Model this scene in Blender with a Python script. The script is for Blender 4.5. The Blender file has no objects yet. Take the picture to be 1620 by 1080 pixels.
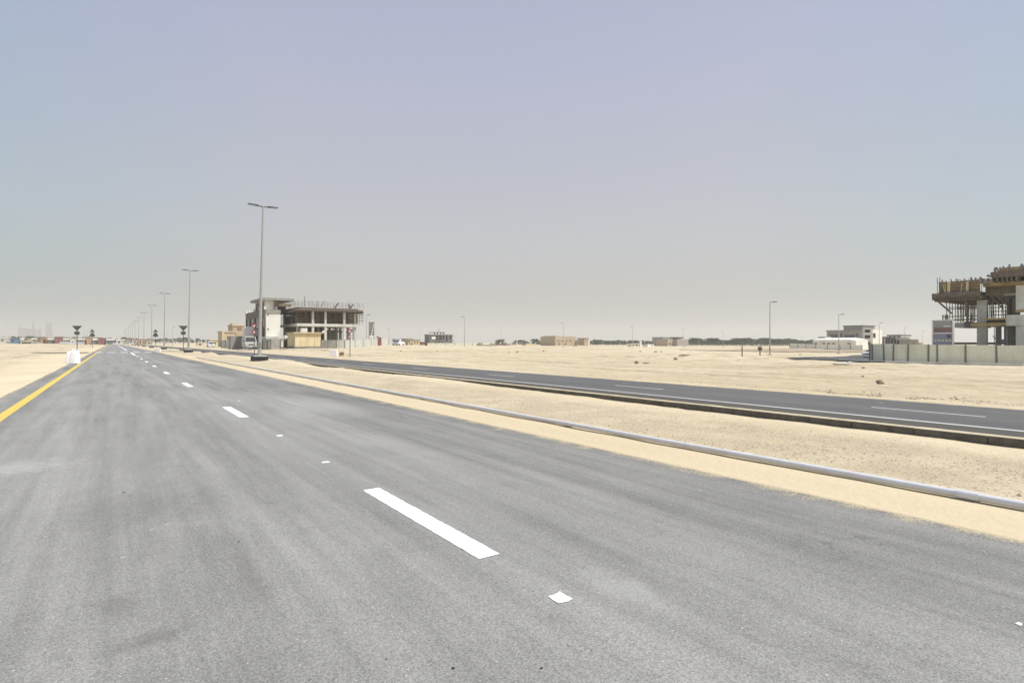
import bpy, math, random
import numpy as np
from mathutils import Vector, noise

random.seed(7)
R = math.radians
scene = bpy.context.scene
col = scene.collection

# ------------------------------------------------------------------ camera
H = 1.6            # eye height
F = 900.0          # focal length in photo pixels (1620 wide)
HY = 541.5         # horizon row
cam_d = bpy.data.cameras.new("camera"); cam = bpy.data.objects.new("camera", cam_d); col.objects.link(cam)
cam.location = (0, 0, H); cam.rotation_euler = (R(90), 0, 0)
cam_d.sensor_width = 36.0; cam_d.lens = 20.0
cam_d.shift_y = (HY - 540) / 1620
cam_d.clip_start = 0.1; cam_d.clip_end = 20000
scene.camera = cam

# ------------------------------------------------------------------ world
SUN_DIR = Vector((0.96, -0.25, 0)).normalized()      # horizontal direction towards the sun
SUN_EL = R(60)
w = bpy.data.worlds.new("World"); scene.world = w; w.use_nodes = True
nt = w.node_tree; N = nt.nodes; L = nt.links
for n in list(N): N.remove(n)
out = N.new('ShaderNodeOutputWorld'); bg = N.new('ShaderNodeBackground')
sky = N.new('ShaderNodeTexSky'); sky.sky_type = 'NISHITA'; sky.sun_disc = False
sky.sun_elevation = SUN_EL; sky.sun_rotation = math.atan2(SUN_DIR.x, SUN_DIR.y)
sky.air_density = 1.0; sky.dust_density = 6.0; sky.ozone_density = 1.0; sky.altitude = 0
SKY_STRENGTH = 0.10
# dusty air greys the sky: blend the physical sky with a pale dust layer that thickens downwards
tc = N.new('ShaderNodeTexCoord'); sx = N.new('ShaderNodeSeparateXYZ'); L.new(tc.outputs['Generated'], sx.inputs[0])
ramp = N.new('ShaderNodeValToRGB'); L.new(sx.outputs['Z'], ramp.inputs[0])
cr = ramp.color_ramp
stops = [(0.0, (3.4, 3.4, 3.15)), (0.06, (3.95, 3.95, 3.75)), (0.17, (4.2, 4.3, 4.5)), (0.45, (3.65, 3.8, 5.0)), (1.0, (2.0, 2.5, 3.9))]
K = 10.0
cr.elements[0].position = 0.0; cr.elements[0].color = tuple(c / K for c in stops[0][1]) + (1,)
cr.elements[1].position = 1.0; cr.elements[1].color = tuple(c / K for c in stops[-1][1]) + (1,)
for p_, c_ in stops[1:-1]:
    e = cr.elements.new(p_); e.color = tuple(c / K for c in c_) + (1,)
mul = N.new('ShaderNodeMix'); mul.data_type = 'RGBA'; mul.blend_type = 'MULTIPLY'; mul.inputs[0].default_value = 1
L.new(ramp.outputs[0], mul.inputs[6]); mul.inputs[7].default_value = (K, K, K, 1)
mx = N.new('ShaderNodeMix'); mx.data_type = 'RGBA'; mx.inputs[0].default_value = 0.82
L.new(sky.outputs[0], mx.inputs[6]); L.new(mul.outputs[2], mx.inputs[7])
# sideways blue tint painted into the sky colour, imitating lens vignetting
ax = N.new('ShaderNodeMath'); ax.operation = 'MULTIPLY'; L.new(sx.outputs['X'], ax.inputs[0]); L.new(sx.outputs['X'], ax.inputs[1])
az = N.new('ShaderNodeMapRange'); L.new(ax.outputs[0], az.inputs[0]); az.inputs[1].default_value = .12; az.inputs[2].default_value = .55; az.inputs[4].default_value = .95
tint = N.new('ShaderNodeMix'); tint.data_type = 'RGBA'; tint.blend_type = 'MULTIPLY'; L.new(az.outputs[0], tint.inputs[0])
L.new(mx.outputs[2], tint.inputs[6]); tint.inputs[7].default_value = (.74, .93, 1.0, 1)
L.new(tint.outputs[2], bg.inputs[0]); bg.inputs[1].default_value = SKY_STRENGTH
L.new(bg.outputs[0], out.inputs[0])

# ------------------------------------------------------------------ sun
sd = bpy.data.lights.new("sun", 'SUN'); so = bpy.data.objects.new("sun", sd); col.objects.link(so)
sd.energy = 3.9; sd.angle = R(0.6); sd.color = (1.0, 0.955, 0.89)
sv = Vector((SUN_DIR.x * math.cos(SUN_EL), SUN_DIR.y * math.cos(SUN_EL), math.sin(SUN_EL)))
so.rotation_euler = sv.to_track_quat('Z', 'Y').to_euler(); so.location = sv * 100

scene.view_settings.view_transform = 'Standard'; scene.view_settings.look = 'None'
scene.view_settings.exposure = 0.42; scene.view_settings.gamma = 1
scene.render.resolution_x = 1024; scene.render.resolution_y = 682
scene.render.engine = 'CYCLES'
scene.cycles.volume_bounces = 1

# ------------------------------------------------------------------ frames
TH = math.atan2(810 - 178, F)                 # the road runs this far left of the view axis
CT, ST = math.cos(TH), math.sin(TH)
def su(X, Y): return CT * X + ST * Y, -ST * X + CT * Y          # world -> (across, along)
def xy(s, u): return CT * s - ST * u, ST * s + CT * u           # (across, along) -> world
def P(px, Z): return (px - 810) / F * Z, Z
def zat(py, Z): return H + (HY - py) / F * Z
def PS(px, Z): return su(*P(px, Z))
def len_to(px0, Z0, px1, axis):
    """distance from column px0 at depth Z0 along road ('d') or across ('p') until column px1"""
    X0, Y0 = P(px0, Z0); dx, dy = (CT, ST) if axis == 'p' else (-ST, CT)
    k = (px1 - 810) / F
    return (k * Y0 - X0) / (dx - k * dy)

# ------------------------------------------------------------------ terrain height
ctrl = []
def C(px, Z, z): s, u = PS(px, Z); ctrl.append((s, u, z))
for a in [(1600, 54, -.53), (1376, 64.2, -.53), (1480, 60, -.53), (1560, 75, -.5), (1218, 86, -.36), (1218, 70, -.42),
          (1327, 116, -.75), (1290, 75, -.6), (1372, 84, -.78), (1372, 73, -.76), (1340, 78, -.7), (735, 153, .47), (892, 185, -.15), (1001, 212, -.64), (1082, 248, -.74), (1144, 277, -1.0),
          (1192, 360, -1.0), (820, 500, -1.2), (950, 500, -1.2), (1050, 500, -1.2), (1200, 450, -1.2), (1300, 400, -1.1),
          (396, 110, .39), (370, 105, .4), (466, 105, .55), (440, 118, .40), (510, 105, .49), (556, 106, .45), (575, 112, .6),
          (612, 130, .8), (640, 160, .72), (625, 175, .7), (698, 300, -.2), (1363, 150, -.48), (1249, 165, -.1),
          (0, 360, .8), (60, 360, .8), (120, 360, .8), (170, 400, .8), (0, 30, 0), (0, 80, .1), (60, 120, .1), (100, 200, .3), (20, 220, .3),
          (300, 300, .4), (250, 420, .6), (340, 250, .4), (1000, 60, -.15), (1150, 45, -.15), (800, 70, .05), (1100, 90, -.2),
          (900, 110, .0), (1000, 130, -.3), (1120, 150, -.6), (1400, 35, -.1), (1600, 28, -.05), (1600, 40, -.3), (700, 90, .2), (650, 110, .45)]:
    C(*a)
CT_A = np.array(ctrl)
def sm(x): x = np.clip(x, 0, 1); return x * x * (3 - 2 * x)
def base_z(s, u):
    s = np.asarray(s, float); u = np.asarray(u, float)
    num = np.zeros_like(s); den = np.zeros_like(s)
    for cs, cu, cz in CT_A:
        wgt = 1.0 / ((s - cs) ** 2 + (u - cu) ** 2 + 9) ** 1.6
        num += wgt * cz; den += wgt
    z = num / den
    far = sm((np.hypot(s, u) - 900) / 1500)
    return z * (1 - far) + (-1.0) * far
def nz(a, b, c=0.0): return noise.noise(Vector((a, b, c)))
MX, MY = PS(1120, 60)
def ground_z(s, u):
    """scalar ground height"""
    b = float(base_z(np.array([s]), np.array([u]))[0])
    return shape_z(s, u, b)
def crossing(u):       # opening in the median where the side road crosses
    return sm(np.array((u - 109) / 2.0)) * (1 - sm(np.array((u - 131) / 2.0)))
def shape_z(s, u, b):
    endr = float(sm(np.array((u - 500) / 60.0)))
    if s < -2.3:
        edge = -2.66 + 0.06 * nz(u * .3, 1.3) + 0.03 * nz(u * 3.1, 4) + .02 * nz(u * 9, 8)
        if 104 < u < 110: edge -= 1.2
        t = edge - s
        z = -0.05 + min(0.075, max(0, t * 0.5 + .05)) if t < 0.15 else 0.025
        if t >= 0.15:
            k = float(sm(np.array((t - 0.15) / 30)))
            z += .02 * nz(s * .6, u * .6) * min(1, t) + k * b + .06 * min(1, t / 6) * nz(s * .13, u * .05, 3) 
    elif s < 5.6:
        z = -0.05
    elif s < 11.35:
        edge = 5.98 + 0.018 * nz(u * .6, 2) + .006 * nz(u * 5, 7) + .008 * nz(u * 14, 3)
        t = s - edge
        z = -0.05 + max(0, min(.06, (t + .04) * 1.2)) + .05 * float(sm(np.array((t - .05) / .7))) - (.022 + .02 * nz(u * 1.1, 6.6)) * max(0, 1 - abs(s - 6.80) / .16)
        if s > 6.8:
            m = min(1, (s - 6.8) / .5)
            z += m * (.018 * nz(s * 1.3, u * 1.0, 5) + .012 * nz(s * 4, u * 3, 6))
            z -= .012 * m
            # drifts against the far kerb
            g = max(0, 1 - abs(s - 11.1) / 1.6)
            z += g * float(sm(np.array((u - 6) / 30))) * (.10 + .22 * nz(u * .12, 9.1)) - g * .03
            z += float(sm(np.array((u - 25) / 20))) * .12 * max(0, nz(s * .25, u * .11, 2)) * min(1, (s - 6.8))
            if s > 11.12: z = min(z, .16)
        if s > 11.3: z = -0.05
        c = float(crossing(u)); z = z * (1 - c) - .05 * c
    elif s < 17.3:
        z = -0.05
    else:
        edge = 17.75 + .10 * nz(u * .5, 11) + .05 * nz(u * 2, 12) + .04 * nz(u * 7, 15)
        t = s - edge
        z = -0.05 + max(0, min(.085, (t + .2) * .3))
        if t > 0.05:
            k = float(sm(np.array((t - .05) / 14)))
            a = min(1, t / 1.5)
            z += k * b + a * (.07 * nz(s * .5, u * .35, 1) + .05 * nz(s * 2.1, u * 1.6, 2) + .03 * nz(s * 3.5, u * .3, 4)) + min(1, t / 12) * .10 * nz(s * .09, u * .03, 3)
            d2 = ((s - MX) / 9) ** 2 + ((u - MY) / 9) ** 2
            if d2 < 6:
                z += math.exp(-d2) * (.15 + .95 * abs(nz(s * .33, u * .33, 8)) + .25 * abs(nz(s * .9, u * .9, 9)))
    if endr > 0 and -2.7 < s < 17.9:
        z = z * (1 - endr) + (b + .05) * endr
    return z

# ------------------------------------------------------------------ materials
def mat(name, c, rough=0.8, var=0.12, scale=3.0, bump=0.0, metal=0.0, stretch=(1, 1, 1), dirt=None, dscale=1.2, damt=.5):
    m = bpy.data.materials.new(name); m.use_nodes = True
    t = m.node_tree; n = t.nodes; l = t.links
    b = n['Principled BSDF']; b.inputs['Roughness'].default_value = rough; b.inputs['Metallic'].default_value = metal
    tcn = n.new('ShaderNodeTexCoord'); mp = n.new('ShaderNodeMapping'); l.new(tcn.outputs['Object'], mp.inputs[0])
    mp.inputs['Scale'].default_value = stretch
    no = n.new('ShaderNodeTexNoise'); no.inputs['Scale'].default_value = scale; no.inputs['Detail'].default_value = 6
    no.inputs['Roughness'].default_value = .65
    l.new(mp.outputs[0], no.inputs[0])
    r = n.new('ShaderNodeValToRGB'); l.new(no.outputs[0], r.inputs[0])
    r.color_ramp.elements[0].position = .3; r.color_ramp.elements[1].position = .7
    r.color_ramp.elements[0].color = tuple(max(0, x * (1 - var)) for x in c) + (1,)
    r.color_ramp.elements[1].color = tuple(min(1, x * (1 + var)) for x in c) + (1,)
    last = r.outputs[0]
    if dirt:
        n2 = n.new('ShaderNodeTexNoise'); n2.inputs['Scale'].default_value = dscale; n2.inputs['Detail'].default_value = 8
        mp2 = n.new('ShaderNodeMapping'); mp2.inputs['Scale'].default_value = (1, 1, .35); l.new(tcn.outputs['Object'], mp2.inputs[0])
        l.new(mp2.outputs[0], n2.inputs[0])
        r2 = n.new('ShaderNodeValToRGB'); r2.color_ramp.elements[0].position = .48; r2.color_ramp.elements[1].position = .72
        r2.color_ramp.elements[1].color = (damt, damt, damt, 1)
        l.new(n2.outputs[0], r2.inputs[0])
        mm = n.new('ShaderNodeMix'); mm.data_type = 'RGBA'; l.new(r2.outputs[0], mm.inputs[0]); l.new(last, mm.inputs[6])
        mm.inputs[7].default_value = tuple(dirt) + (1,); last = mm.outputs[2]
    l.new(last, b.inputs['Base Color'])
    if bump:
        bp = n.new('ShaderNodeBump'); bp.inputs['Strength'].default_value = bump; bp.inputs['Distance'].default_value = .02
        l.new(no.outputs[0], bp.inputs['Height']); l.new(bp.outputs[0], b.inputs['Normal'])
    return m

def nodes_of(m): return m.node_tree.nodes, m.node_tree.links
def math_n(n, l, op, a, b=None, c=None, clamp=False):
    x = n.new('ShaderNodeMath'); x.operation = op; x.use_clamp = clamp
    for i, v in enumerate((a, b, c)):
        if v is None: continue
        if isinstance(v, (int, float)): x.inputs[i].default_value = v
        else: l.new(v, x.inputs[i])
    return x.outputs[0]
def noise_n(n, l, vec, scale, detail=4, rough=.55, dist=0):
    x = n.new('ShaderNodeTexNoise'); x.inputs['Scale'].default_value = scale; x.inputs['Detail'].default_value = detail
    x.inputs['Roughness'].default_value = rough; x.inputs['Distortion'].default_value = dist
    l.new(vec, x.inputs[0]); return x.outputs[0]
def map_n(n, l, vec, sc, loc=(0, 0, 0)):
    x = n.new('ShaderNodeMapping'); x.inputs['Scale'].default_value = sc; x.inputs['Location'].default_value = loc
    l.new(vec, x.inputs[0]); return x.outputs[0]
def mixc(n, l, f, a, b):
    x = n.new('ShaderNodeMix'); x.data_type = 'RGBA'
    if isinstance(f, (int, float)): x.inputs[0].default_value = f
    else: l.new(f, x.inputs[0])
    for i, v in ((6, a), (7, b)):
        if isinstance(v, tuple): x.inputs[i].default_value = v + (1,)
        else: l.new(v, x.inputs[i])
    return x.outputs[2]
def mrange(n, l, v, a, b, c=0.0, d=1.0):
    x = n.new('ShaderNodeMapRange'); x.inputs[1].default_value = a; x.inputs[2].default_value = b
    x.inputs[3].default_value = c; x.inputs[4].default_value = d; l.new(v, x.inputs[0]); return x.outputs[0]

SAND = (.52,.44,.31)
def asphalt(name, dark, light, edges, dust=1.0, gutter=None):
    m = bpy.data.materials.new(name); m.use_nodes = True
    n, l = nodes_of(m); b = n['Principled BSDF']; b.inputs['Roughness'].default_value = .92
    b.inputs['Specular IOR Level'].default_value = .25
    o = n.new('ShaderNodeTexCoord').outputs['Object']
    sp = n.new('ShaderNodeSeparateXYZ'); l.new(o, sp.inputs[0])
    streak = noise_n(n, l, map_n(n, l, o, (1.5, .05, 1)), 1.0, 5, .6, .3)
    streak2 = noise_n(n, l, map_n(n, l, o, (5, .12, 1), (3, 1, 0)), 1.0, 4, .6, .2)
    cross = noise_n(n, l, map_n(n, l, o, (.5, 1.3, 1), (7, 2, 0)), 1.0, 8, .70, .8)
    blotch = noise_n(n, l, map_n(n, l, o, (.7, .16, 1)), 1.0, 9, .62, .5)
    track = noise_n(n, l, map_n(n, l, o, (3.2, .16, 1), (1, 8, 0)), 1.0, 9, .72, .25)
    a = math_n(n, l, 'MULTIPLY', streak, .34)
    a = math_n(n, l, 'MULTIPLY_ADD', streak2, .06, a)
    a = math_n(n, l, 'MULTIPLY_ADD', track, .34, a)
    a = math_n(n, l, 'MULTIPLY_ADD', cross, .11, a)
    a = math_n(n, l, 'MULTIPLY_ADD', blotch, .30, a)
    if dust:      # less traffic dust along the outer strip of the lane
        a = math_n(n, l, 'SUBTRACT', a, math_n(n, l, 'MULTIPLY', mrange(n, l, sp.outputs[0], 3.6, 5.4), .09))
        a = math_n(n, l, 'SUBTRACT', a, math_n(n, l, 'MULTIPLY', mrange(n, l, sp.outputs[0], -1.6, -2.3), .06))
    f = mrange(n, l, a, .40, .73)
    c = mixc(n, l, f, dark, light)
    # aggregate grain
    g = noise_n(n, l, o, 130, 2, .6)
    g2 = noise_n(n, l, o, 300, 1, .5)
    gg = math_n(n, l, 'MULTIPLY_ADD', g, .6, math_n(n, l, 'MULTIPLY', g2, .4))
    g3 = noise_n(n, l, o, 60, 4, .8)
    gg = math_n(n, l, 'MULTIPLY_ADD', g3, .25, math_n(n, l, 'MULTIPLY', gg, .75))
    gm = mrange(n, l, gg, .36, .64, .62, 1.38)
    mc = n.new('ShaderNodeMix'); mc.data_type = 'RGBA'; mc.blend_type = 'MULTIPLY'; mc.inputs[0].default_value = 1
    l.new(c, mc.inputs[6]); l.new(gm, mc.inputs[7]); c = mc.outputs[2]
    # individual stones of the aggregate
    va = n.new('ShaderNodeTexVoronoi'); va.inputs['Scale'].default_value = 105; l.new(o, va.inputs[0])
    vs = n.new('ShaderNodeSeparateColor'); l.new(va.outputs['Color'], vs.inputs[0])
    ma = n.new('ShaderNodeMix'); ma.data_type = 'RGBA'; ma.blend_type = 'MULTIPLY'; ma.inputs[0].default_value = 1
    l.new(c, ma.inputs[6]); l.new(mrange(n, l, vs.outputs[2], 0, 1, .78, 1.24), ma.inputs[7]); c = ma.outputs[2]
    # hairline cracks in a few places
    vc = n.new('ShaderNodeTexVoronoi'); vc.feature = 'DISTANCE_TO_EDGE'; vc.inputs['Scale'].default_value = .9
    wv = n.new('ShaderNodeVectorMath'); wv.operation = 'MULTIPLY_ADD'; nvc = n.new('ShaderNodeTexNoise'); nvc.inputs['Scale'].default_value = 2.2; nvc.inputs['Detail'].default_value = 6
    l.new(o, nvc.inputs[0]); l.new(nvc.outputs['Color'], wv.inputs[0]); wv.inputs[1].default_value = (.9, .9, 0); l.new(o, wv.inputs[2]); l.new(wv.outputs[0], vc.inputs[0])
    ck = math_n(n, l, 'MULTIPLY', mrange(n, l, vc.outputs['Distance'], .0, .012, 1, 0), mrange(n, l, noise_n(n, l, map_n(n, l, o, (1, 1, 1), (11, 3, 0)), .45, 4, .6), .56, .66))
    c = mixc(n, l, math_n(n, l, 'MULTIPLY', ck, .45), c, (.07, .068, .06))
    # pale dusty grains and odd dark pits
    vo = n.new('ShaderNodeTexVoronoi'); vo.inputs['Scale'].default_value = 38; l.new(o, vo.inputs[0])
    wn = n.new('ShaderNodeSeparateColor'); l.new(vo.outputs['Color'], wn.inputs[0])
    pale = math_n(n, l, 'MULTIPLY', math_n(n, l, 'GREATER_THAN', wn.outputs[0], .965), math_n(n, l, 'LESS_THAN', vo.outputs['Distance'], .22))
    c = mixc(n, l, math_n(n, l, 'MULTIPLY', pale, .7), c, (.5, .48, .44))
    darkp = math_n(n, l, 'MULTIPLY', math_n(n, l, 'GREATER_THAN', wn.outputs[1], .975), math_n(n, l, 'LESS_THAN', vo.outputs['Distance'], .25))
    c = mixc(n, l, math_n(n, l, 'MULTIPLY', darkp, .6), c, (.05, .05, .05))
    # oily smudges
    sm_ = mrange(n, l, noise_n(n, l, map_n(n, l, o, (.8, .8, 1), (2.7, 5.1, 0)), 1.1, 5, .7, 1.5), .64, .74)
    c = mixc(n, l, math_n(n, l, 'MULTIPLY', sm_, .32), c, (.09, .088, .08))
    if name == 'asphalt_dusty':       # a few old stains and scuffs of their own shape
        for (px_, py_, sa, sb2, amt, colr) in ((190, 958, 9, 3.5, .38, (.10, .098, .088)), (232, 1012, 5, 9, .42, (.10, .098, .085)), (395, 905, 12, 1.6, .30, (.12, .11, .10)),
                                              (330, 790, 4, 1.2, .22, (.12, .12, .115)), (205, 805, 1.6, 1.1, .28, (.11, .11, .108)), (20, 740, 1.4, 1.6, .45, (.40, .40, .39)), (500, 640, 1.2, .35, .30, (.36, .36, .35)), (980, 930, 5, 2.0, .25, (.42, .42, .41))):
            s_, u_ = PS(px_, F * H / (py_ - HY))
            vm = map_n(n, l, o, (sa, sb2, 0), (-s_ * sa, -u_ * sb2, 0))
            ln = n.new('ShaderNodeVectorMath'); ln.operation = 'LENGTH'; l.new(vm, ln.inputs[0])
            dd = math_n(n, l, 'MULTIPLY_ADD', noise_n(n, l, o, 5.5, 6, .72), 2.6, ln.outputs['Value'])
            c = mixc(n, l, math_n(n, l, 'MULTIPLY', mrange(n, l, dd, 2.35, 1.6, 0, 1), amt), c, colr)
    # dark tyre tracks / smoother strips beside the lane middles
    if gutter:
        gf = mrange(n, l, sp.outputs[0], gutter - .05, gutter + .05, 1, 0)
        c = mixc(n, l, math_n(n, l, 'MULTIPLY', gf, .85), c, (.075, .07, .058))
    # sand blown over the edges
    for e, sgn in edges:
        d = math_n(n, l, 'MULTIPLY', math_n(n, l, 'SUBTRACT', e, sp.outputs[0]), sgn)     # distance inwards
        near = mrange(n, l, d, 0.0, .9, .47, .0)
        thr = math_n(n, l, 'ADD', near, math_n(n, l, 'MULTIPLY', noise_n(n, l, o, 42, 4, .75), 1.0))
        thr = math_n(n, l, 'ADD', thr, math_n(n, l, 'MULTIPLY', math_n(n, l, 'SUBTRACT', noise_n(n, l, o, 2.2, 3), .5), .5))
        sf = mrange(n, l, thr, .93, 1.02)
        c = mixc(n, l, sf, c, (.44, .38, .25))
    l.new(c, b.inputs['Base Color'])
    bp = n.new('ShaderNodeBump'); bp.inputs['Strength'].default_value = .5; bp.inputs['Distance'].default_value = .006
    l.new(gg, bp.inputs['Height']); l.new(bp.outputs[0], b.inputs['Normal'])
    return m

def sand_mat():
    m = bpy.data.materials.new('sand'); m.use_nodes = True
    n, l = nodes_of(m); b = n['Principled BSDF']; b.inputs['Roughness'].default_value = .95
    b.inputs['Specular IOR Level'].default_value = .1
    o = n.new('ShaderNodeTexCoord').outputs['Object']
    sp = n.new('ShaderNodeSeparateXYZ'); l.new(o, sp.inputs[0])
    big = noise_n(n, l, map_n(n, l, o, (.02, .02, 1)), 1.0, 6, .6, .6)
    mid = noise_n(n, l, map_n(n, l, o, (.25, .12, 1)), 1.0, 6, .65, .6)
    fine = noise_n(n, l, o, 9, 6, .7)
    a = math_n(n, l, 'MULTIPLY_ADD', big, .4, math_n(n, l, 'MULTIPLY_ADD', mid, .4, math_n(n, l, 'MULTIPLY', fine, .25)))
    f = mrange(n, l, a, .40, .68)
    c = mixc(n, l, f, (.47, .395, .26), (.64, .57, .42))
    # tyre-rutted, darker bands on the open ground
    inField = mrange(n, l, sp.outputs[0], 18.2, 24)
    inLeft = mrange(n, l, sp.outputs[0], -4, -8)
    field = math_n(n, l, 'MAXIMUM', inField, inLeft)
    rut = mrange(n, l, noise_n(n, l, map_n(n, l, o, (.55, .035, 1), (4, 4, 0)), 1.0, 6, .7, .5), .52, .68)
    rut2 = mrange(n, l, noise_n(n, l, map_n(n, l, o, (.06, .30, 1), (9, 4, 0)), 1.0, 7, .7, .8), .54, .70)
    rut3 = mrange(n, l, noise_n(n, l, map_n(n, l, o, (2.6, .06, 1), (2, 9, 0)), 1.0, 8, .75, .6), .54, .66)
    rut = math_n(n, l, 'MAXIMUM', rut, math_n(n, l, 'MULTIPLY', rut3, .8))
    rr = math_n(n, l, 'MULTIPLY', math_n(n, l, 'MAXIMUM', rut, rut2), math_n(n, l, 'MULTIPLY', field, .85))
    c = mixc(n, l, rr, c, (.26, .205, .135))
    ws = math_n(n, l, 'MULTIPLY', mrange(n, l, sp.outputs[0], 5.8, 5.9), mrange(n, l, sp.outputs[0], 6.8, 7.1, 1, 0))
    c = mixc(n, l, math_n(n, l, 'MULTIPLY', ws, .6), c, (.53, .445, .30))
    # gravelly median: dark specks
    med = math_n(n, l, 'MULTIPLY', mrange(n, l, sp.outputs[0], 7.0, 7.5), mrange(n, l, sp.outputs[0], 9.6, 11.0, 1, 0))
    edge = math_n(n, l, 'MULTIPLY', mrange(n, l, sp.outputs[0], 17.8, 18.3), mrange(n, l, sp.outputs[0], 19, 22, 1, 0))
    grav = math_n(n, l, 'ADD', med, math_n(n, l, 'MULTIPLY', edge, .8))
    vo = n.new('ShaderNodeTexVoronoi'); vo.inputs['Scale'].default_value = 26; l.new(o, vo.inputs[0])
    wn = n.new('ShaderNodeSeparateColor'); l.new(vo.outputs['Color'], wn.inputs[0])
    spk = math_n(n, l, 'MULTIPLY', math_n(n, l, 'GREATER_THAN', wn.outputs[0], .72), math_n(n, l, 'LESS_THAN', vo.outputs['Distance'], .42))
    patch = mrange(n, l, noise_n(n, l, o, .9, 5, .6), .36, .56)
    c = mixc(n, l, math_n(n, l, 'MULTIPLY', grav, math_n(n, l, 'MULTIPLY', patch, .42)), c, (.36, .30, .22))
    c = mixc(n, l, math_n(n, l, 'MULTIPLY', math_n(n, l, 'MULTIPLY', spk, grav), .8), c, (.20, .17, .13))
    # scattered crumbs elsewhere
    vo2 = n.new('ShaderNodeTexVoronoi'); vo2.inputs['Scale'].default_value = 2.4; l.new(o, vo2.inputs[0])
    wn2 = n.new('ShaderNodeSeparateColor'); l.new(vo2.outputs['Color'], wn2.inputs[0])
    cr_ = math_n(n, l, 'MULTIPLY', math_n(n, l, 'GREATER_THAN', wn2.outputs[1], .86), math_n(n, l, 'LESS_THAN', vo2.outputs['Distance'], .16))
    c = mixc(n, l, math_n(n, l, 'MULTIPLY', math_n(n, l, 'MULTIPLY', cr_, field), .6), c, (.28, .22, .15))
    l.new(c, b.inputs['Base Color'])
    hgt = math_n(n, l, 'MULTIPLY_ADD', fine, .4, math_n(n, l, 'MULTIPLY', math_n(n, l, 'MULTIPLY', noise_n(n, l, o, 30, 4, .7), grav), .6))
    ripple = noise_n(n, l, map_n(n, l, o, (1.2, .7, 1)), 2.0, 6, .75, .5)
    hgt = math_n(n, l, 'MULTIPLY_ADD', math_n(n, l, 'MULTIPLY', ripple, field), 4.0, hgt)
    bp = n.new('ShaderNodeBump'); bp.inputs['Strength'].default_value = .8; bp.inputs['Distance'].default_value = .06
    l.new(hgt, bp.inputs['Height']); l.new(bp.outputs[0], b.inputs['Normal'])
    return m

M_SAND = sand_mat()
M_ROAD = asphalt('asphalt_dusty', (.128, .128, .121), (.315, .313, .294), [(-2.66, -1), (5.98, 1)])
M_ROAD2 = asphalt('asphalt_dark', (.080, .080, .080), (.130, .130, .127), [(17.75, 1)], dust=0, gutter=13.32)
M_TRACK = asphalt('asphalt_side', (.06, .06, .062), (.10, .10, .10), [], dust=0)
M_DIRT = mat('packed_dirt', (.33, .26, .175), .95, .2, .6, 0, stretch=(1, 1, 1))
def paint(name, c, wear):
    m = mat(name, c, .7, .06, 5)
    n, l = nodes_of(m); b = n['Principled BSDF']; o = n.new('ShaderNodeTexCoord').outputs['Object']
    w1 = mrange(n, l, noise_n(n, l, o, 28, 6, .75), .5 + wear, .62 + wear)
    src = b.inputs['Base Color'].links[0].from_socket
    l.new(mixc(n, l, math_n(n, l, 'MULTIPLY', w1, .6), src, (.25, .245, .23)), b.inputs['Base Color'])
    return m
M_WHITE = paint('white_paint', (.80, .80, .78), .17)
M_WORN = paint('worn_white_paint', (.54, .54, .52), .02)
M_YELLOW = paint('yellow_paint', (.60, .44, .085), .08)
M_KERB = mat('kerb_concrete', (.105, .097, .08), .9, .35, 6, .6, dirt=(.21, .185, .14), dscale=2.5, damt=.5)
M_CONC = mat('concrete', (.40, .40, .375), .85, .15, 2, .2, dirt=(.22, .20, .17), dscale=.8)
M_CONC_D = mat('concrete_dark', (.17, .17, .165), .85, .2, 2, .2)
M_CONC_L = mat('concrete_pale', (.58, .58, .53), .85, .1, 2, .2, dirt=(.33, .32, .28), dscale=.7)
M_GALV = mat('galvanised_steel', (.40, .41, .38), .45, .08, 6, 0, metal=.25)
M_HEAD = mat('lamp_head_paint', (.045, .05, .045), .5, .1, 4)
M_LENS = mat('lamp_glass', (.30, .31, .33), .25, .05, 4)
M_BLACK = mat('black_coating', (.02, .02, .02), .8, .3, 8)
M_PIPE = mat('pvc_pipe', (.60, .61, .64), .36, .10, 3, .05, dirt=(.45, .42, .36), dscale=3, damt=.35)
M_SIGNB = mat('sign_back', (.06, .07, .07), .6, .1, 5)
M_POST = mat('sign_post', (.10, .085, .075), .6, .15, 6)
M_RED = mat('sign_red', (.42, .03, .05), .5, .05, 5)
M_SWHITE = mat('sign_white', (.78, .75, .76), .5, .05, 5)
M_WOOD = mat('formwork_plywood', (.33, .25, .125), .8, .35, 1.3, .2, dirt=(.17, .11, .06), dscale=1.4, damt=.6)
M_WOOD_L = mat('fresh_timber', (.62, .50, .28), .7, .12, 3)
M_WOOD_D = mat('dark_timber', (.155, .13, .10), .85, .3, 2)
M_RUST = mat('rusty_scaffold', (.15, .115, .09), .8, .35, 3)
M_STEEL = mat('scaffold_steel', (.16, .15, .16), .6, .3, 3)
M_PLASTER = mat('white_plaster', (.76, .74, .67), .85, .05, 1.5, .05, dirt=(.50, .46, .38), dscale=.5, damt=.35)
M_PLASTER2 = mat('cream_plaster', (.56, .46, .31), .85, .08, 1.5, .05)
M_YBLOCK = mat('yellow_plaster', (.70, .60, .36), .85, .05, 1.5, .05, dirt=(.50, .42, .26), dscale=.8, damt=.4)
M_BROWNW = mat('brown_render', (.20, .165, .13), .9, .18, 1.2, .1)
M_GREYW = mat('grey_render', (.30, .295, .27), .9, .10, 1.2, .1)
M_DARKW = mat('dark_render', (.13, .125, .13), .9, .15, 1.2)
M_PINK = mat('pinkish_render', (.36, .31, .27), .9, .1, 1.2)
M_BEIGE = mat('beige_render', (.46, .37, .25), .9, .1, 1.2)
M_BRICKR = mat('red_brown_render', (.30, .13, .10), .9, .2, 1.2)
M_BLUE = mat('blue_sheet', (.10, .19, .33), .6, .15, 1.5)
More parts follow.
